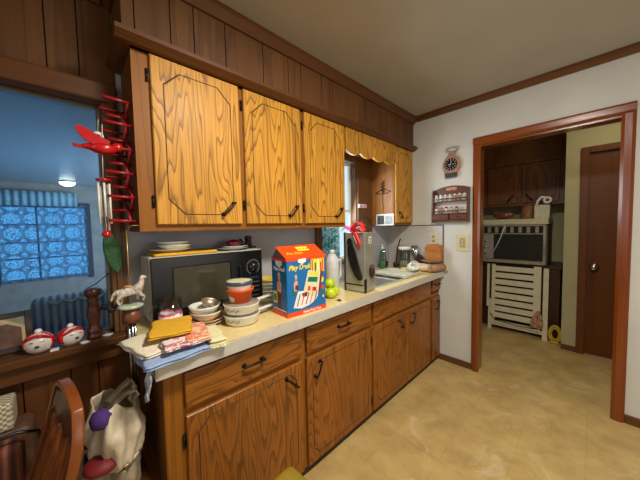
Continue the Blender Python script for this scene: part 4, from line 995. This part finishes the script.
MB().ball((0, -.005, hz+.018), .014, (1.1, 1.3, .5), 10).build('saddle', plain('tan_saddle', (176, 126, 80), .5), t)
# wrought-iron scroll
t = MB()
pts = [(0, .10*u+.008*math.sin(u*14), .012*math.sin(u*9)) for u in [k/20 for k in range(21)]]
t.tube(pts, .005, 8)
for c, s in ((.02, 1), (.05, -1), (.08, 1)):
    t.tube([(0, c+.014*math.cos(a)*(1-a/9), s*.012+.014*s*math.sin(a)*(1-a/9)) for a in [k*.5 for k in range(13)]], .004, 6)
o = t.build('iron_scroll', m_iron); o.location = (-1.655, .075, 1.035); tag(o, 'black wrought iron scroll ornament right of the turned wooden holder', 'ornament')

# candlestick, jars and picture on the sill
SZ = .90
t = thing('candlestick', 'dark brown turned wooden candle holder standing on the sill', 'candlestick', (-1.675, .058, SZ))
MB().lathe([(0, 0), (.030, 0), (.031, .014), (.024, .02), (.029, .03), (.029, .042), (.022, .052), (.020, .07), (.027, .11), (.026, .14), (.018, .172), (.023, .182), (.018, .192), (.024, .205), (.031, .212), (.033, .232), (.028, .24), (.014, .241), (.012, .22), (0, .22)], 28).build('turned_body', plain('dark_walnut', (70, 34, 24), .3, coat=.4), t)
def facejar(loc, rz, sc, label, tilt=0):
    t = thing('cookie_jar', label, 'jar', loc, rz, 'round face jars on the sill'); t.scale = (sc, sc, sc); t.rotation_euler = (math.radians(tilt), 0, math.radians(rz))
    # facing +x
    MB().lathe([(0, 0), (.022, 0), (.036, .012), (.045, .032), (.044, .052), (.034, .068), (.018, .076), (0, .078)], 28).build('jar_body', plain('white_face', (226, 214, 206), .3), t)
    w = MB()   # red hood: back half shell plus brow band
    def f(u, v):
        th = math.radians(62)+u*math.radians(236); ph = -.9+v*2.45; r_ = .0475
        return (r_*math.cos(th)*math.cos(ph), r_*math.sin(th)*math.cos(ph), .040+.042*math.sin(ph))
    w.grid(28, 12, f); w.tube([(.043*math.cos(a)*.9, .040*math.sin(a), .040+.032*math.cos(a*1.15)+.004) for a in [math.radians(-62+k*8) for k in range(17)]], .006, 8)
    o = w.build('red_hood', m_red, t); solid(o, .003)
    MB().ball((.0, 0, .086), .012, (1, 1, .9), 12).build('white_knob', m_white, t)
    MB().ball((.0455, 0, .034), .0055, (.8, 1.4, .9), 10).build('nose', m_black, t)
    for s in (-1, 1): MB().tube([(.0425, s*.010, .050), (.0415, s*.016, .053), (.039, s*.022, .051)], .0015, 5).build('eye', m_black, t)
    return t
facejar((-1.655, -.127, SZ), -4, 1.05, 'round white face jar with red hood, left of two on the sill')
facejar((-1.66, -.027, SZ), 28, 1.0, 'round face jar with red hood nearest the wooden candle holder', 0)
t = thing('picture_frame', 'dark wooden frame with beige mat leaning against the glass on the sill', 'picture frame', (-1.715, -.28, SZ+.002)); t.rotation_euler = (0, math.radians(-12), math.radians(8))
w = MB(); 
for a in ((-.17, -.148, 0, .17), (.112, .134, 0, .17), (-.148, .112, 0, .022), (-.148, .112, .148, .17)): w.box(-.007, .009, *a, .002)
w.build('frame', plain('dark_frame', (48, 26, 20), .35), t)
MB().box(-.004, .002, -.149, .113, .021, .149).build('mat_board', plain('beige_mat', (186, 164, 128), .7), t)
MB().prism([(-.13, .022), (.10, .022), (.10, .10), (.06, .125), (-.04, .12), (-.13, .12)], .002, .004, 'x').build('print', plain('brown_print', (86, 56, 40), .5, var=.5, scale=25), t)
# small white cards on sill
for k, (y, lab) in enumerate(((-.08, 'small white tile on the sill between the two face jars'), (.018, 'small white tile on the sill beside the candle holder base'), (.105, 'small white tile on the sill at the far right corner'))):
    o = MB().box(-.016, .016, -.014, .014, 0, .005, .001).build('white_tile', m_white); o.location = (-1.625 if k < 2 else -1.66, y, SZ); o.rotation_euler = (0, 0, .4*k); tag(o, lab, 'tile')
# antenna-like wires
o = MB().tube([(-1.70, .04, 1.14), (-1.69, .075, 1.16), (-1.66, .125, 1.21)], .0025, 6).build('bent_wire', m_iron); tag(o, 'thin dark wire rising from the candle holder to the jamb', 'wire')

# ---------------------------------------------------------------- BELOW: chair, bags
def windsor(loc, rz):
    t = thing('dining_chair', 'brown bow back wooden dining chair in the lower left corner', 'chair', loc, rz)
    mch = wood('chair_wood', (132, 70, 26), (76, 36, 12), 'z', freq=14, k=3, stretch=.1, mix=.5, rough=.3, coat=.3)
    # back lies in the local x-z plane at y=0, seat towards -y
    MB().lathe([(0, -.02), (.19, -.02), (.21, -.008), (.21, .008), (.19, .015), (0, .008)], 36, c=(0, -.20, .44)).build('seat', mch, t)
    def q(x, z):
        k = (z-.45)/.47; return Vector((x, .02+.17*k-.05*k**4, z))
    hp = [(.150, .45), (.160, .56), (.168, .66), (.170, .75), (.158, .82), (.125, .875), (.07, .905), (0, .915)]
    hp = [(-x, z) for x, z in hp]+[(x, z) for x, z in hp[-2::-1]]
    w = MB(); prev = None; n = len(hp)
    for i, (x, z) in enumerate(hp):
        x0_, z0_ = hp[max(0, i-1)]; x1_, z1_ = hp[min(n-1, i+1)]; d = Vector((x1_-x0_, z1_-z0_)).normalized(); nx, nz = -d.y, d.x
        p = q(x, z); a = [w.bm.verts.new(p+Vector((nx*s_*.010, dy, nz*s_*.010))) for s_, dy in ((-1, -.015), (1, -.015), (1, .015), (-1, .015))]
        if prev:
            for k in range(4): w.bm.faces.new((prev[k], prev[(k+1) % 4], a[(k+1) % 4], a[k]))
        else: w.bm.faces.new(a[::-1])
        prev = a
    w.bm.faces.new(prev); bmesh.ops.recalc_face_normals(w.bm, faces=w.bm.faces[:])
    o = w.build('bow_back', mch, t, smooth=True); bv = o.modifiers.new('bev', 'BEVEL'); bv.width = .004; bv.segments = 2; subsurf(o, 1)
    def crest(u, v):
        x = -.155+.31*u; zt_ = .905-.10*abs(2*u-1)**2.6; zb_ = .77+.03*math.sin(PI*u*3)**2
        return q(x, zb_+(zt_-zb_)*v)+Vector((0, -.004, 0))
    o = MB().grid(24, 4, crest).build('crest_rail', wood('shaded_chair_wood', (84, 46, 20), (52, 28, 12), 'x', freq=14, k=3, stretch=.1, mix=.5, rough=.3), t); solid(o, .014, 0)  # shade on the crest's inner face is put into a darker wood colour
    for k in range(4):
        x = -.105+.07*k; n = 14
        MB().tube([q(x*(1+.08*i/n), .45+.34*i/n) for i in range(n+1)], .01, 8, rs=[.008+.006*abs(math.sin(i/n*PI*2.5)) for i in range(n+1)]).build('spindle', mch, t)
    for sx_ in (-1, 1):
        for yy in (-.33, -.07):
            a = Vector((sx_*.13, yy, .425)); b = Vector((sx_*.19, yy+(-.05 if yy < -.2 else .05), 0)); n = 10
            MB().tube([a.lerp(b, i/n) for i in range(n+1)], .016, 10, rs=[.014+.006*math.sin(i/n*PI*2)**2 if i < n else .011 for i in range(n+1)]).build('leg', mch, t)
        MB().tube([(sx_*.16, -.345, .2), (sx_*.16, -.05, .2)], .010, 8).build('stretcher', mch, t)
    MB().tube([(-.16, -.2, .2), (.16, -.2, .2)], .010, 8).build('stretcher', mch, t)
    return t
windsor((-1.165, -.175, 0), 10)
# stool holding the carrier bags
t = thing('wooden_stool', 'low brown wooden stool holding the plastic bags at the cabinet end', 'stool', (-1.33, .07, 0))
MB().box(-.18, .18, -.11, .11, .40, .43, .006, 2).build('seat', m_trimx, t)
for a in (-1, 1):
    for b in (-1, 1): MB().box(a*.15-.016, a*.15+.016, b*.085-.016, b*.085+.016, 0, .40, .003).build('leg', m_trimv, t)
m_bag = plain('thin_white_plastic_bag', (206, 192, 166), .35, var=.12, scale=22, bump=1.0)
def bag(name, label, c, rx, ry, h, m, seed, handles=True, open_=.35):
    t = thing(name, label, 'plastic bag', c, 0); rnd = random.Random(seed); ph = [rnd.uniform(0, 6) for _ in range(8)]
    def f(u, v):
        a = u*2*PI; z_ = h*v; r_ = (1.0-.15*(1-v)**2)*(1-open_*max(0, v-.55)/.45)+.09*math.sin(5*a+ph[0]+3*v)*(.4+v)+.05*math.sin(11*a+ph[1]-5*v)+.03*math.sin(19*a+ph[3]+17*v)*math.sin(9*v+ph[4]+2*a)
        return (rx*r_*math.cos(a), ry*r_*math.sin(a), z_*(1+.08*math.sin(3*a+ph[2]))+.0)
    w = MB(); w.grid(56, 16, f); bmesh.ops.remove_doubles(w.bm, verts=w.bm.verts[:], dist=.0004)
    o = w.build('bag_body', m, t); solid(o, .0015)
    w = MB(); w.lathe([(0, 0), (rx*.86, 0), (rx*.84, .004), (0, .004)], 24, sy=ry/rx); w.build('bag_bottom', m, t)
    if handles:
        for s in (-1, 1):
            w = MB(); strip(w, [(s*.0+.02*s, ry*.5, h*.9), (.04*s, ry*.75, h*1.04), (.05*s, ry*.65, h*1.16), (.03*s, ry*.3, h*1.10), (.03*s, -.02, h*.9)], (.035, .012, 0)); o = w.build('bag_handle', m, t); solid(o, .0015); 
    return t
bag('carrier_bag', 'crumpled pale plastic bag with open top on the stool', (-1.24, .085, .585), .14, .088, .20, m_bag, 3)
bag('carrier_bag', 'flattened light plastic bag under the other bag on the stool', (-1.30, .07, .43), .17, .10, .15, plain('grey_plastic_bag', (150, 136, 112), .4, var=.15, scale=12, bump=.6), 5, False, .15)
o = MB().ball((0, 0, 0), .036, (1, .9, .9), 16, jit=.08).build('purple_bundle', plain('purple_fabric', (72, 40, 112), .8)); o.location = (-1.150, .040, .775); tag(o, 'crumpled purple bundle inside the open plastic bag', 'bundle')
o = MB().ball((0, 0, 0), .052, (1, 1.0, .5), 16, jit=.05).build('red_bundle', plain('dark_red_fabric', (112, 18, 26), .6)); o.location = (-1.145, .035, .622); tag(o, 'dark red bundle squeezed below the pale plastic bag', 'bundle')
# bench, basket, tote at far left
t = thing('wooden_bench', 'brown bench along the panelled wall, in the lower left corner', 'bench', (-1.53, -.55, 0))
MB().box(-.135, .125, -.50, .46, .41, .45, .006, 2).build('seat', m_trimh, t)
for a in (-1, 1):
    for b in (-.46, .42): MB().box(a*.10-.02, a*.10+.02, b-.02, b+.02, 0, .41, .003).build('leg', m_trimv, t)
def weave():
    m, nt, b = mat('white_weave'); L = nt.links.new; tc = N(nt, 'ShaderNodeTexCoord'); ck = N(nt, 'ShaderNodeTexChecker'); ck.inputs['Scale'].default_value = 95
    ck.inputs[1].default_value = srgb(226, 216, 190); ck.inputs[2].default_value = srgb(150, 136, 108); L(tc.outputs['Object'], ck.inputs[0]); L(ck.outputs['Color'], b.inputs['Base Color']); b.inputs['Roughness'].default_value = .8
    bp = N(nt, 'ShaderNodeBump'); bp.inputs['Strength'].default_value = .5; bp.inputs['Distance'].default_value = .004; L(ck.outputs['Fac'], bp.inputs['Height']); L(bp.outputs[0], b.inputs['Normal']); return m
t = thing('woven_basket', 'white woven basket standing on the bench against the panelling', 'basket', (-1.585, -.30, .66), 0)
MB().box(-.055, .055, -.16, .10, 0, .105, .01, 2).build('basket_body', weave(), t)
MB().tube([(.058, -.12+.035*math.cos(a), .075+.03*math.sin(a)) for a in [PI*.9-k*.35 for k in range(11)]], .004, 6).build('black_loop', m_black, t)
o = MB().box(-.07, .07, -.19, .17, 0, .208, .03, 3).build('storage_box', plain('brown_leather_box', (96, 66, 50), .6, bump=.3)); o.location = (-1.59, -.32, .451); tag(o, 'dull brown padded box on the bench beneath the white basket', 'box')
def tapestry():
    m, nt, b = mat('beaded_tapestry'); L = nt.links.new; tc = N(nt, 'ShaderNodeTexCoord'); wv = N(nt, 'ShaderNodeTexWave', bands_direction='Y'); wv.inputs['Scale'].default_value = 9; wv.inputs['Distortion'].default_value = 1.5; wv.inputs['Detail'].default_value = 1
    L(tc.outputs['Object'], wv.inputs[0]); rp = N(nt, 'ShaderNodeValToRGB'); e = rp.color_ramp.elements; e[0].color = srgb(58, 36, 28); e[1].color = srgb(142, 96, 68); x = e.new(.55); x.color = srgb(118, 44, 30)
    L(wv.outputs['Fac'], rp.inputs['Fac']); L(rp.outputs['Color'], b.inputs['Base Color']); b.inputs['Roughness'].default_value = .8; return m
t = thing('tote_bag', 'brown striped tapestry tote bag with black strap at the left edge', 'bag', (-1.462, -.30, .452))
w = MB(); w.box(-.045, .045, -.16, .13, 0, .20, .025, 3)
w.build('bag_body', tapestry(), t)
MB().tube([(.02, -.14, .19), (.04, -.06, .225), (.04, .04, .24), (.04, .12, .245), (.03, .17, .22), (.01, .19, .12)], .006, 8).build('strap', m_black, t)
# olive cushion top of a stool near the camera
t = thing('padded_stool', 'olive yellow padded stool corner at the bottom edge below the counter', 'stool', (-.655, .445, 0), 4)
MB().box(-.17, .17, -.17, .17, .40, .465, .028, 4).build('cushion', plain('olive_vinyl', (146, 122, 34), .5, var=.12, scale=12), t)
MB().tube([(a, b, .432) for a, b in ((-.165, -.165), (.165, -.165), (.165, .165), (-.165, .165))], .005, 6, closed=True).build('piping', plain('olive_piping', (104, 84, 22), .5), t)
MB().box(-.15, .15, -.15, .15, .36, .405).build('apron', m_trimx, t)
for a in (-1, 1):
    for b in (-1, 1): MB().box(a*.135-.014, a*.135+.014, b*.135-.014, b*.135+.014, 0, .37, .003).build('leg', m_trimv, t)

# ---------------------------------------------------------------- END WALL THINGS
t = thing('wall_clock', 'copper coloured pitcher shaped wall clock above the spice rack', 'clock', (-.982, EY, 2.0))
m_cop = plain('dull_copper', (176, 132, 112), .45, .5, var=.15)
MB().prism([(-.052, -.125), (.055, -.12), (.06, -.075), (.082, -.03), (.082, .02), (.06, .065), (.035, .09), (.035, .115), (-.025, .115), (-.03, .09), (-.058, .06), (-.08, .015), (-.08, -.03), (-.06, -.075)], -.025, -.001, 'y').build('pitcher_body', m_cop, t)
d = MB().lathe([(0, 0), (.055, 0), (.058, .006), (0, .006)], 32, M=T(0, -.025, 0) @ R(90, 'X')).build('dial', m_black, t)
w = MB()
for k in range(12): w.box(-.002, .002, -.0335, -.031, .041, .051, M=R(30*k, 'Y'))
w.box(-.0015, .0015, -.0335, -.031, 0, .036, M=R(10, 'Y')); w.box(-.002, .002, -.0335, -.031, 0, .026, M=R(-80, 'Y')); w.build('clock_hands', m_white, d)
MB().tube([(.005+.055*math.cos(a), -.015, .145+.022*math.sin(a)) for a in [2*PI*k/24 for k in range(24)]], .007, 8, closed=True).build('ring_handle', plain('pale_metal_ring', (176, 168, 164), .35, .6), t)
MB().prism([(-.05, -.13), (.055, -.126), (.06, -.085), (.03, -.078), (0, -.085), (-.03, -.078), (-.057, -.085)], -.032, -.024, 'y').build('dark_base', plain('dark_slate', (56, 52, 56), .4), t)

t = thing('spice_rack', 'dark wooden two shelf spice rack with drawers on the end wall', 'spice rack', (-.982, EY, 1.435))
RW = .163; m_rack = plain('dark_rack_wood', (92, 50, 34), .35, var=.2, coat=.3)
for s in (-1, 1): MB().prism([(-.07, 0), (-.001, 0), (-.001, .325), (-.03, .33), (-.062, .30), (-.062, .2), (-.07, .15)], s*RW-.006, s*RW+.006, 'x').build('side_panel', m_rack, t)
top = [(-RW, .27)]+[(-RW+2*RW*k/20, .325+.035*math.sin(PI*k/20)**.7) for k in range(21)]+[(RW, .27)]
MB().prism(top, -.010, -.002, 'y').build('top_board', m_rack, t)
w = MB(); w.box(-.05, .05, -.013, -.010, .315, .345, .002); w.build('painted_panel', plain('floral_panel', (190, 130, 110), .5, var=.5, scale=60), t)
for z_ in (.015, .085, .205): MB().box(-RW, RW, -.066, -.001, z_-.005, z_+.005).build('shelf', m_rack, t)
for z_ in (.112, .232): MB().box(-RW, RW, -.069, -.063, z_-.005, z_+.005).build('rail', m_rack, t)
for s in (-1, 1):
    dd = MB().box(s*.08-.074, s*.08+.074, -.072, -.01, .023, .076, .002).build('drawer', m_rack, t); MB().ball((s*.08, -.077, .05), .006, seg=8).build('knob', m_kick, dd)
# jars
jar0 = None; lids = [m_white, m_red, plain('navy_lid', (50, 60, 110), .4), plain('tan_lid', (190, 150, 100), .4)]
ordn = ['first', 'second', 'third', 'fourth', 'fifth', 'sixth', 'seventh']
for row, (zz, n_, x0_, x1_, nm) in enumerate(((.2105, 7, -.135, .13, 'upper'), (.0905, 5, -.135, .06, 'lower'))):
    for k in range(n_):
        t2 = thing('spice_jar', '%s small spice jar from the left on the %s shelf of the spice rack' % (ordn[k], nm), 'jar', (-.982+x0_+(x1_-x0_)*k/(n_-1), EY-.035, 1.435+zz), 0, 'spice jars in the wall rack')
        body = MB().lathe([(0, 0), (.0155, 0), (.0165, .004), (.0165, .042), (.012, .05), (0, .05)], 14).build('jar_glass', plain('jar_%d_%d' % (row, k), random.choice([(214, 208, 196), (196, 186, 170), (150, 120, 90), (222, 220, 214)]), .2), t2)
        MB().lathe([(0, .05), (.013, .05), (.013, .064), (0, .065)], 14).build('lid', lids[0] if row == 0 else lids[(k*2+1) % 4], t2)

m_ivory = plain('ivory_plastic', (206, 196, 158), .4, var=.04)
t = thing('light_switch', 'ivory double switch plate beside the door casing', 'switch', (-.877, EY, 1.233))
MB().box(-.058, .058, -.006, 0, -.082, .082, .002, 2).build('cover_plate', m_ivory, t)
MB().box(-.026, .026, -.009, -.006, -.045, .045, .001).build('switch_frame', plain('ivory_dark', (168, 156, 112), .4), t)
for z_ in (-.02, .022): MB().box(-.006, .006, -.016, -.009, z_-.012, z_+.012, .002).build('toggle', m_ivory, t)
t = thing('wall_outlet', 'ivory electrical outlet plate on the grey backsplash', 'outlet', (-1.155, EY-.006, 1.27))
MB().box(-.037, .037, -.005, 0, -.06, .06, .002, 2).build('cover_plate', m_ivory, t)
for z_ in (-.022, .022):
    r_ = MB().lathe([(0, 0), (.015, 0), (.016, .003), (0, .003)], 16, M=T(0, -.005, z_) @ R(90, 'X')).build('receptacle', plain('ivory_dark2', (180, 168, 130), .4), t)
    MB().box(-.006, -.004, -.0088, -.0078, z_-.004, z_+.005).box(.004, .006, -.0088, -.0078, z_-.004, z_+.005).build('slots', m_black, r_)

# ---------------------------------------------------------------- BACK ROOM
struct('wall_back_room', MB().box(-2.4, -.22, 4.63, 4.75, 0, CH), m_cream)
struct('wall_alcove', MB().box(-.225, -.105, 3.90, 4.63, 0, CH).box(-.105, .77, 3.90, 4.0, 2.12, CH).box(.77, 2.0, 3.90, 4.0, 0, CH), m_cream)
struct('wall_back_room_left', MB().box(-2.4, -2.3, EY+.12, 4.63, 0, CH), m_cream)
struct('wall_end_extension', MB().box(-2.4, -1.81, EY, EY+.12, 0, CH), m_cream)
struct('floor_extension', MB().box(-2.4, -1.81, EY, 4.75, -.1, 0), m_floor)
struct('ceiling_extension', MB().box(-2.4, -1.81, EY, 4.75, CH, CH+.1), m_ceil)
struct('baseboard_back', MB().box(-.225, -.108, 3.888, 3.90, 0, .06, .002), m_trimx)
d1 = thing('door_1', 'x', 'door', (0, 0, 0)); del d1['label'], d1['category']; d1['kind'] = 'structure'
MB().box(-.045, .70, 3.915, 3.95, .01, 2.115, .002).build('door_slab', m_door, d1)
MB().box(-.108, -.045, 3.88, 3.90, 0, 2.18, .004).box(.70, .765, 3.88, 3.90, 0, 2.18, .004).box(-.045, .70, 3.88, 3.90, 2.118, 2.18, .004).box(-.105, -.046, 3.90, 3.96, 0, 2.12).box(.701, .77, 3.90, 3.96, 0, 2.12).build('door_frame', m_door, d1)
k_ = MB().lathe([(0, 0), (.034, 0), (.036, .006), (.014, .012), (.014, .03), (.030, .042), (.035, .058), (.025, .070), (0, .072)], 22, M=T(.01, 3.915, .945) @ R(90, 'X')).build('door_handle', m_chrome, d1)
# counter/cabinet carrying the air conditioner
t = thing('low_cabinet', 'dark brown low cabinet in the alcove under the air conditioner', 'cabinet', (0, 0, 0))
MB().box(-1.6, -.26, 4.13, 4.62, .04, .86).build('body', wood('dark_low_cab', (72, 40, 24), (48, 26, 14), 'z', mix=.5), t)
MB().box(-1.6, -.245, 4.10, 4.62, .86, .895, .004).build('top', plain('dark_top', (66, 44, 32), .4), t)
MB().box(-1.6, -.26, 4.18, 4.62, 0, .04).build('plinth', m_kick, t)
t = thing('air_conditioner', 'old window air conditioner unit seen through the doorway', 'air conditioner', (0, 0, 0))
m_acg = plain('ac_grille_dark', (70, 64, 56), .6, var=.2); m_acf = plain('ac_metal', (158, 150, 132), .45, .3, var=.15)
MB().box(-1.12, -.37, 4.06, 4.50, .905, 1.385, .004).build('housing', plain('ac_brown_case', (88, 76, 62), .5, .3), t)
w = MB(); w.box(-1.12, -.385, 4.02, 4.06, .905, .945); w.box(-1.12, -.385, 4.02, 4.06, 1.37, 1.39); w.box(-.41, -.385, 4.02, 4.06, .945, 1.37); w.box(-1.12, -1.10, 4.02, 4.06, .945, 1.37); w.box(-1.10, -.41, 4.02, 4.06, 1.272, 1.284); w.build('front_frame', m_acf, t)
MB().box(-1.10, -.41, 4.05, 4.061, .945, 1.37).build('backing', plain('ac_dark', (20, 18, 16), .7), t)
w = MB()
for k in range(20): w.box(-.90, -.41, 4.03, 4.048, .955+k*.0155, .959+k*.0155)
for k in range(22): w.box(-.895+k*.022, -.893+k*.022, 4.034, 4.044, .95, 1.27)
w.build('grille', m_acg, t)
w = MB()
for k in range(8):
    x = -1.06+k*.082; w.box(x, x+.036, 4.024, 4.05, 1.29, 1.365, .004); 
w.build('louver', m_acf, t)
MB().box(-1.10, -.91, 4.025, 4.05, .95, 1.268, .003).build('control_panel', plain('ac_panel', (150, 148, 140), .5), t)
for k in range(3): MB().tube([(-1.0, 4.026, 1.02+.08*k), (-1.0, 4.01, 1.02+.08*k)], .016, 14).build('knob', m_chrome, t)
MB().tube([(-.40, 4.03, 1.30), (-.395, 4.02, 1.10), (-.40, 4.03, .96)], .008, 6).build('side_coil', m_acf, t)
t = MB().tube([(-.78, 4.008, 1.375), (-.80, 4.004, 1.33), (-.83, 4.002, 1.22), (-.90, 4.002, 1.05)], .006, 6).build('power_cord', m_white); tag(t, 'white power cord trailing across the air conditioner front', 'cord')
t = thing('shelf_board', 'cream board lying on top of the air conditioner', 'board', (0, 0, 0))
MB().box(-1.16, -.365, 4.0, 4.52, 1.392, 1.46, .005).build('board', plain('cream_board', (206, 198, 166), .5), t)
t = thing('pottery_hen', 'brown glazed squash shaped bowl on the cream board in back room', 'pottery', (-.82, 4.12, 1.461))
MB().ball((0, 0, .055), .075, (1.6, .8, .72), 20).build('body', plain('brown_glaze', (116, 66, 42), .25, coat=.5), t)
MB().ball((-.10, 0, .085), .03, (1.3, .9, .8), 12).build('head', plain('brown_glaze2', (104, 58, 38), .25, coat=.5), t)
t = thing('canister_tin', 'tan round canister on the cream board between bowl and white box', 'canister', (-.575, 4.16, 1.461))
MB().lathe([(0, 0), (.07, 0), (.072, .005), (.072, .145), (0, .145)], 26).build('can_body', plain('tan_can', (140, 98, 62), .5), t); MB().lathe([(.074, .14), (.074, .16), (.06, .165), (0, .166)], 26).build('lid', plain('tan_can_lid', (120, 80, 50), .5), t)
t = thing('paper_box', 'white box with curled paper rolls on the cream board', 'box', (-.43, 4.10, 1.461))
MB().box(-.07, .07, -.06, .06, 0, .16, .004).build('box_body', plain('ivory_box', (206, 202, 176), .6), t)
MB().tube([(-.055, -.02, .155), (-.045, -.02, .21), (-.01, -.02, .255), (.02, -.02, .25)], .014, 10).build('paper_loop', m_white, t)
MB().tube([(.045+.03*math.cos(a), -.03, .215+.03*math.sin(a)) for a in [2*PI*k/16 for k in range(16)]], .014, 8, closed=True).build('paper_roll', m_white, t)
# wall cabinet in the back room
t = thing('wall_cabinet', 'dark oak wall cabinet with angled handles, seen through the doorway', 'cabinet', (0, 0, 0))
MB().box(-1.6, -.23, 4.27, 4.62, 1.655, 2.2).build('body', m_backcab, t)
MB().box(-1.6, -.23, 4.235, 4.272, 1.635, 1.66).box(-1.6, -.23, 4.24, 4.272, 2.17, 2.2).build('rail', m_backcab, t)
for (a, b, hy) in ((-1.04, -.70, -.775), (-.655, -.29, -.575), (-1.42, -1.09, -1.15)):
    # doors face -y: build facing +x then rotate
    w = door_mesh(-b, -a, 1.668, 2.165, 0, cut=.05, inset=.035); bmesh.ops.transform(w.bm, matrix=T(0, 4.25, 0) @ R(-90, 'Z') , verts=w.bm.verts[:])
    for v in w.bm.verts: v.co.x = v.co.x
    # rotated: x' = y ... mirror back so that x spans a..b
    for v in w.bm.verts: v.co.x = -v.co.x
    bmesh.ops.recalc_face_normals(w.bm, faces=w.bm.faces[:])
    dd = w.build('door', [m_backcab, m_groove], t)
    ang = 1 if hy < -.7 else -1
    MB().tube([(hy-.035, 4.235, 1.735-.045*ang), (hy, 4.225, 1.735), (hy+.035, 4.235, 1.735+.045*ang)], .007, 8).build('door_handle', m_iron, dd)
w = MB(); w.box(-1.6, -.226, 4.26, 4.62, 2.2, CH); struct('wall_soffit_back', w, m_panel)
# white slatted folding chair leaning on the low cabinet
t = thing('folding_chair', 'white slatted wooden folding chair leaning below the air conditioner', 'folding chair', (0, 0, 0))
m_wp = plain('aged_white_paint', (222, 214, 184), .5, var=.08, scale=15)
def tilt(y0, z): return y0+(.06)*(z/.88)
def rail_v(x0, x1, z0, z1, yb, th=.022, nm='leg'):
    w = MB(); w.prism([(yb+.035*z0, z0), (yb+.035*z0+th, z0), (yb+.035*z1+th, z1), (yb+.035*z1, z1)], x0, x1, 'x'); return w.build(nm, m_wp, t)
rail_v(-.965, -.925, 0, .40, 4.035); rail_v(-.40, -.352, 0, .865, 4.015); rail_v(-.985, -.955, .30, .87, 4.03)
rail_v(-.925, -.885, .10, .875, 4.005, nm='frame_rail'); rail_v(-.49, -.42, .12, .88, 4.005, nm='frame_rail')
for k in range(8):
    z_ = .175+k*.088; rail_v(-.89, -.485, z_, z_+.064, 4.008, .014, 'slat')
rail_v(-.93, -.42, .10, .135, 4.004, .016, 'crossbar'); rail_v(-.93, -.40, .02+.04, .105, 4.03, .018, 'crossbar')
w = MB(); w.tube([(-.93, 4.0, .22), (-.88, 4.0, .14), (-.75, 3.998, .13), (-.62, 4.0, .12), (-.44, 3.998, .13)], .005, 6); tag(w.build('brown_cord', mbk), 'thin brown cord slung across the lower chair slats', 'cord')
o = MB().prism([(-.06, 0), (.045, -.01), (.06, .04), (.045, .14), (.015, .20), (-.01, .19), (-.045, .10), (-.065, .05)], 3.975, 4.0, 'y').build('cloth_bag', pattern_mat('pinkish_print', (190, 150, 120), (150, 96, 84), 40)); o.location = (-.445, 0, .155); tag(o, 'small pinkish cloth pouch hanging on the white folding chair', 'pouch')
# yellow coil
t = thing('garden_hose', 'yellow and black coil standing by the alcove corner', 'hose', (-.295, 4.02, 0))
m_hy = plain('yellow_hose', (206, 176, 50), .5, var=.3, scale=50)
for r_, yy in ((.085, 0), (.06, .018), (.085, .03)):
    MB().tube([(.01+r_*.6*math.cos(a), yy, .105+r_*1.1*math.sin(a)) for a in [2*PI*k/22 for k in range(22)]], .011, 8, closed=True).build('coil', m_hy, t)
MB().tube([(-.05, -.02, .012), (0, -.03, .012), (.05, -.02, .012)], .011, 8).build('hose_end', m_hy, t)

# ---------------------------------------------------------------- LIGHT
def area(name, loc, target, size, power, col=(1, 1, 1), sy=None):
    l = bpy.data.lights.new(name, 'AREA'); l.energy = power; l.color = col; l.size = size
    if sy: l.shape = 'RECTANGLE'; l.size_y = sy
    o = bpy.data.objects.new(name, l); C.objects.link(o); o.location = loc
    o.rotation_euler = (Vector(target)-Vector(loc)).to_track_quat('-Z', 'Y').to_euler(); return o
# kitchen ceiling fixture (above and behind the viewpoint)
t = thing('ceiling_light', 'round frosted ceiling light of the kitchen, overhead and out of frame', 'lamp', (-.12, .75, CH))
MB().lathe([(0, 0), (.17, 0), (.17, -.02), (.16, -.025), (0, -.025)], 32).build('lamp_base', m_white, t)
area('ceiling_lamp_light', (-.12, .75, CH-.04), (-.3, .9, 0), .34, 46, (1, .93, .80))
area('fill_right', (1.85, 1.25, 1.5), (-1.4, 1.15, 1.5), 1.0, 11, (1, .96, .90), 1.0)  # added fill from the right, no window stands there
area('fill_back', (.6, -2.0, 1.7), (-.9, 2.7, 1.4), 1.2, 8, (.95, .96, 1), 1.0)  # added fill from behind the camera, the back wall has no opening
area('sink_window_light', (-1.74, 1.88, 1.6), (0, 1.9, 1.0), .4, 13, (.86, .95, 1), .8)
area('far_room_fill', (-4.2, 1.8, 1.1), (-5.6, -.5, 1.9), 1.2, 75, (.86, .93, 1), 1.2)  # added light hidden past the jamb, brightens the far ceiling and wall
area('back_room_light', (.2, 3.3, 2.5), (-.6, 3.6, .4), .5, 5, (1, .88, .62))
wd = bpy.data.worlds.new('world'); scene.world = wd; wd.use_nodes = True
wd.node_tree.nodes['Background'].inputs[0].default_value = (.5, .6, .8, 1); wd.node_tree.nodes['Background'].inputs[1].default_value = .3

# ---------------------------------------------------------------- CAMERA
f_px, yaw, pit, roll = 260.636, .810533, .0521097, -.0204340
fw = Vector((-math.sin(yaw)*math.cos(pit), math.cos(yaw)*math.cos(pit), -math.sin(pit)))
r0 = Vector((math.cos(yaw), math.sin(yaw), 0)); u0 = r0.cross(fw)
r1 = r0*math.cos(roll)+u0*math.sin(roll); u1 = u0*math.cos(roll)-r0*math.sin(roll)
cam = bpy.data.cameras.new('camera'); co = bpy.data.objects.new('camera', cam); C.objects.link(co)
cam.sensor_width = 36; cam.lens = f_px/640*36; cam.clip_start = .02
M = Matrix((( r1.x, u1.x, -fw.x, 0), (r1.y, u1.y, -fw.y, 0), (r1.z, u1.z, -fw.z, 1.42), (0, 0, 0, 1)))
co.matrix_world = M
scene.camera = co
vs = scene.view_settings; vs.view_transform = 'Standard'; vs.look = 'None'; vs.exposure = 0.0; vs.gamma = 1; vs.use_curve_mapping = False
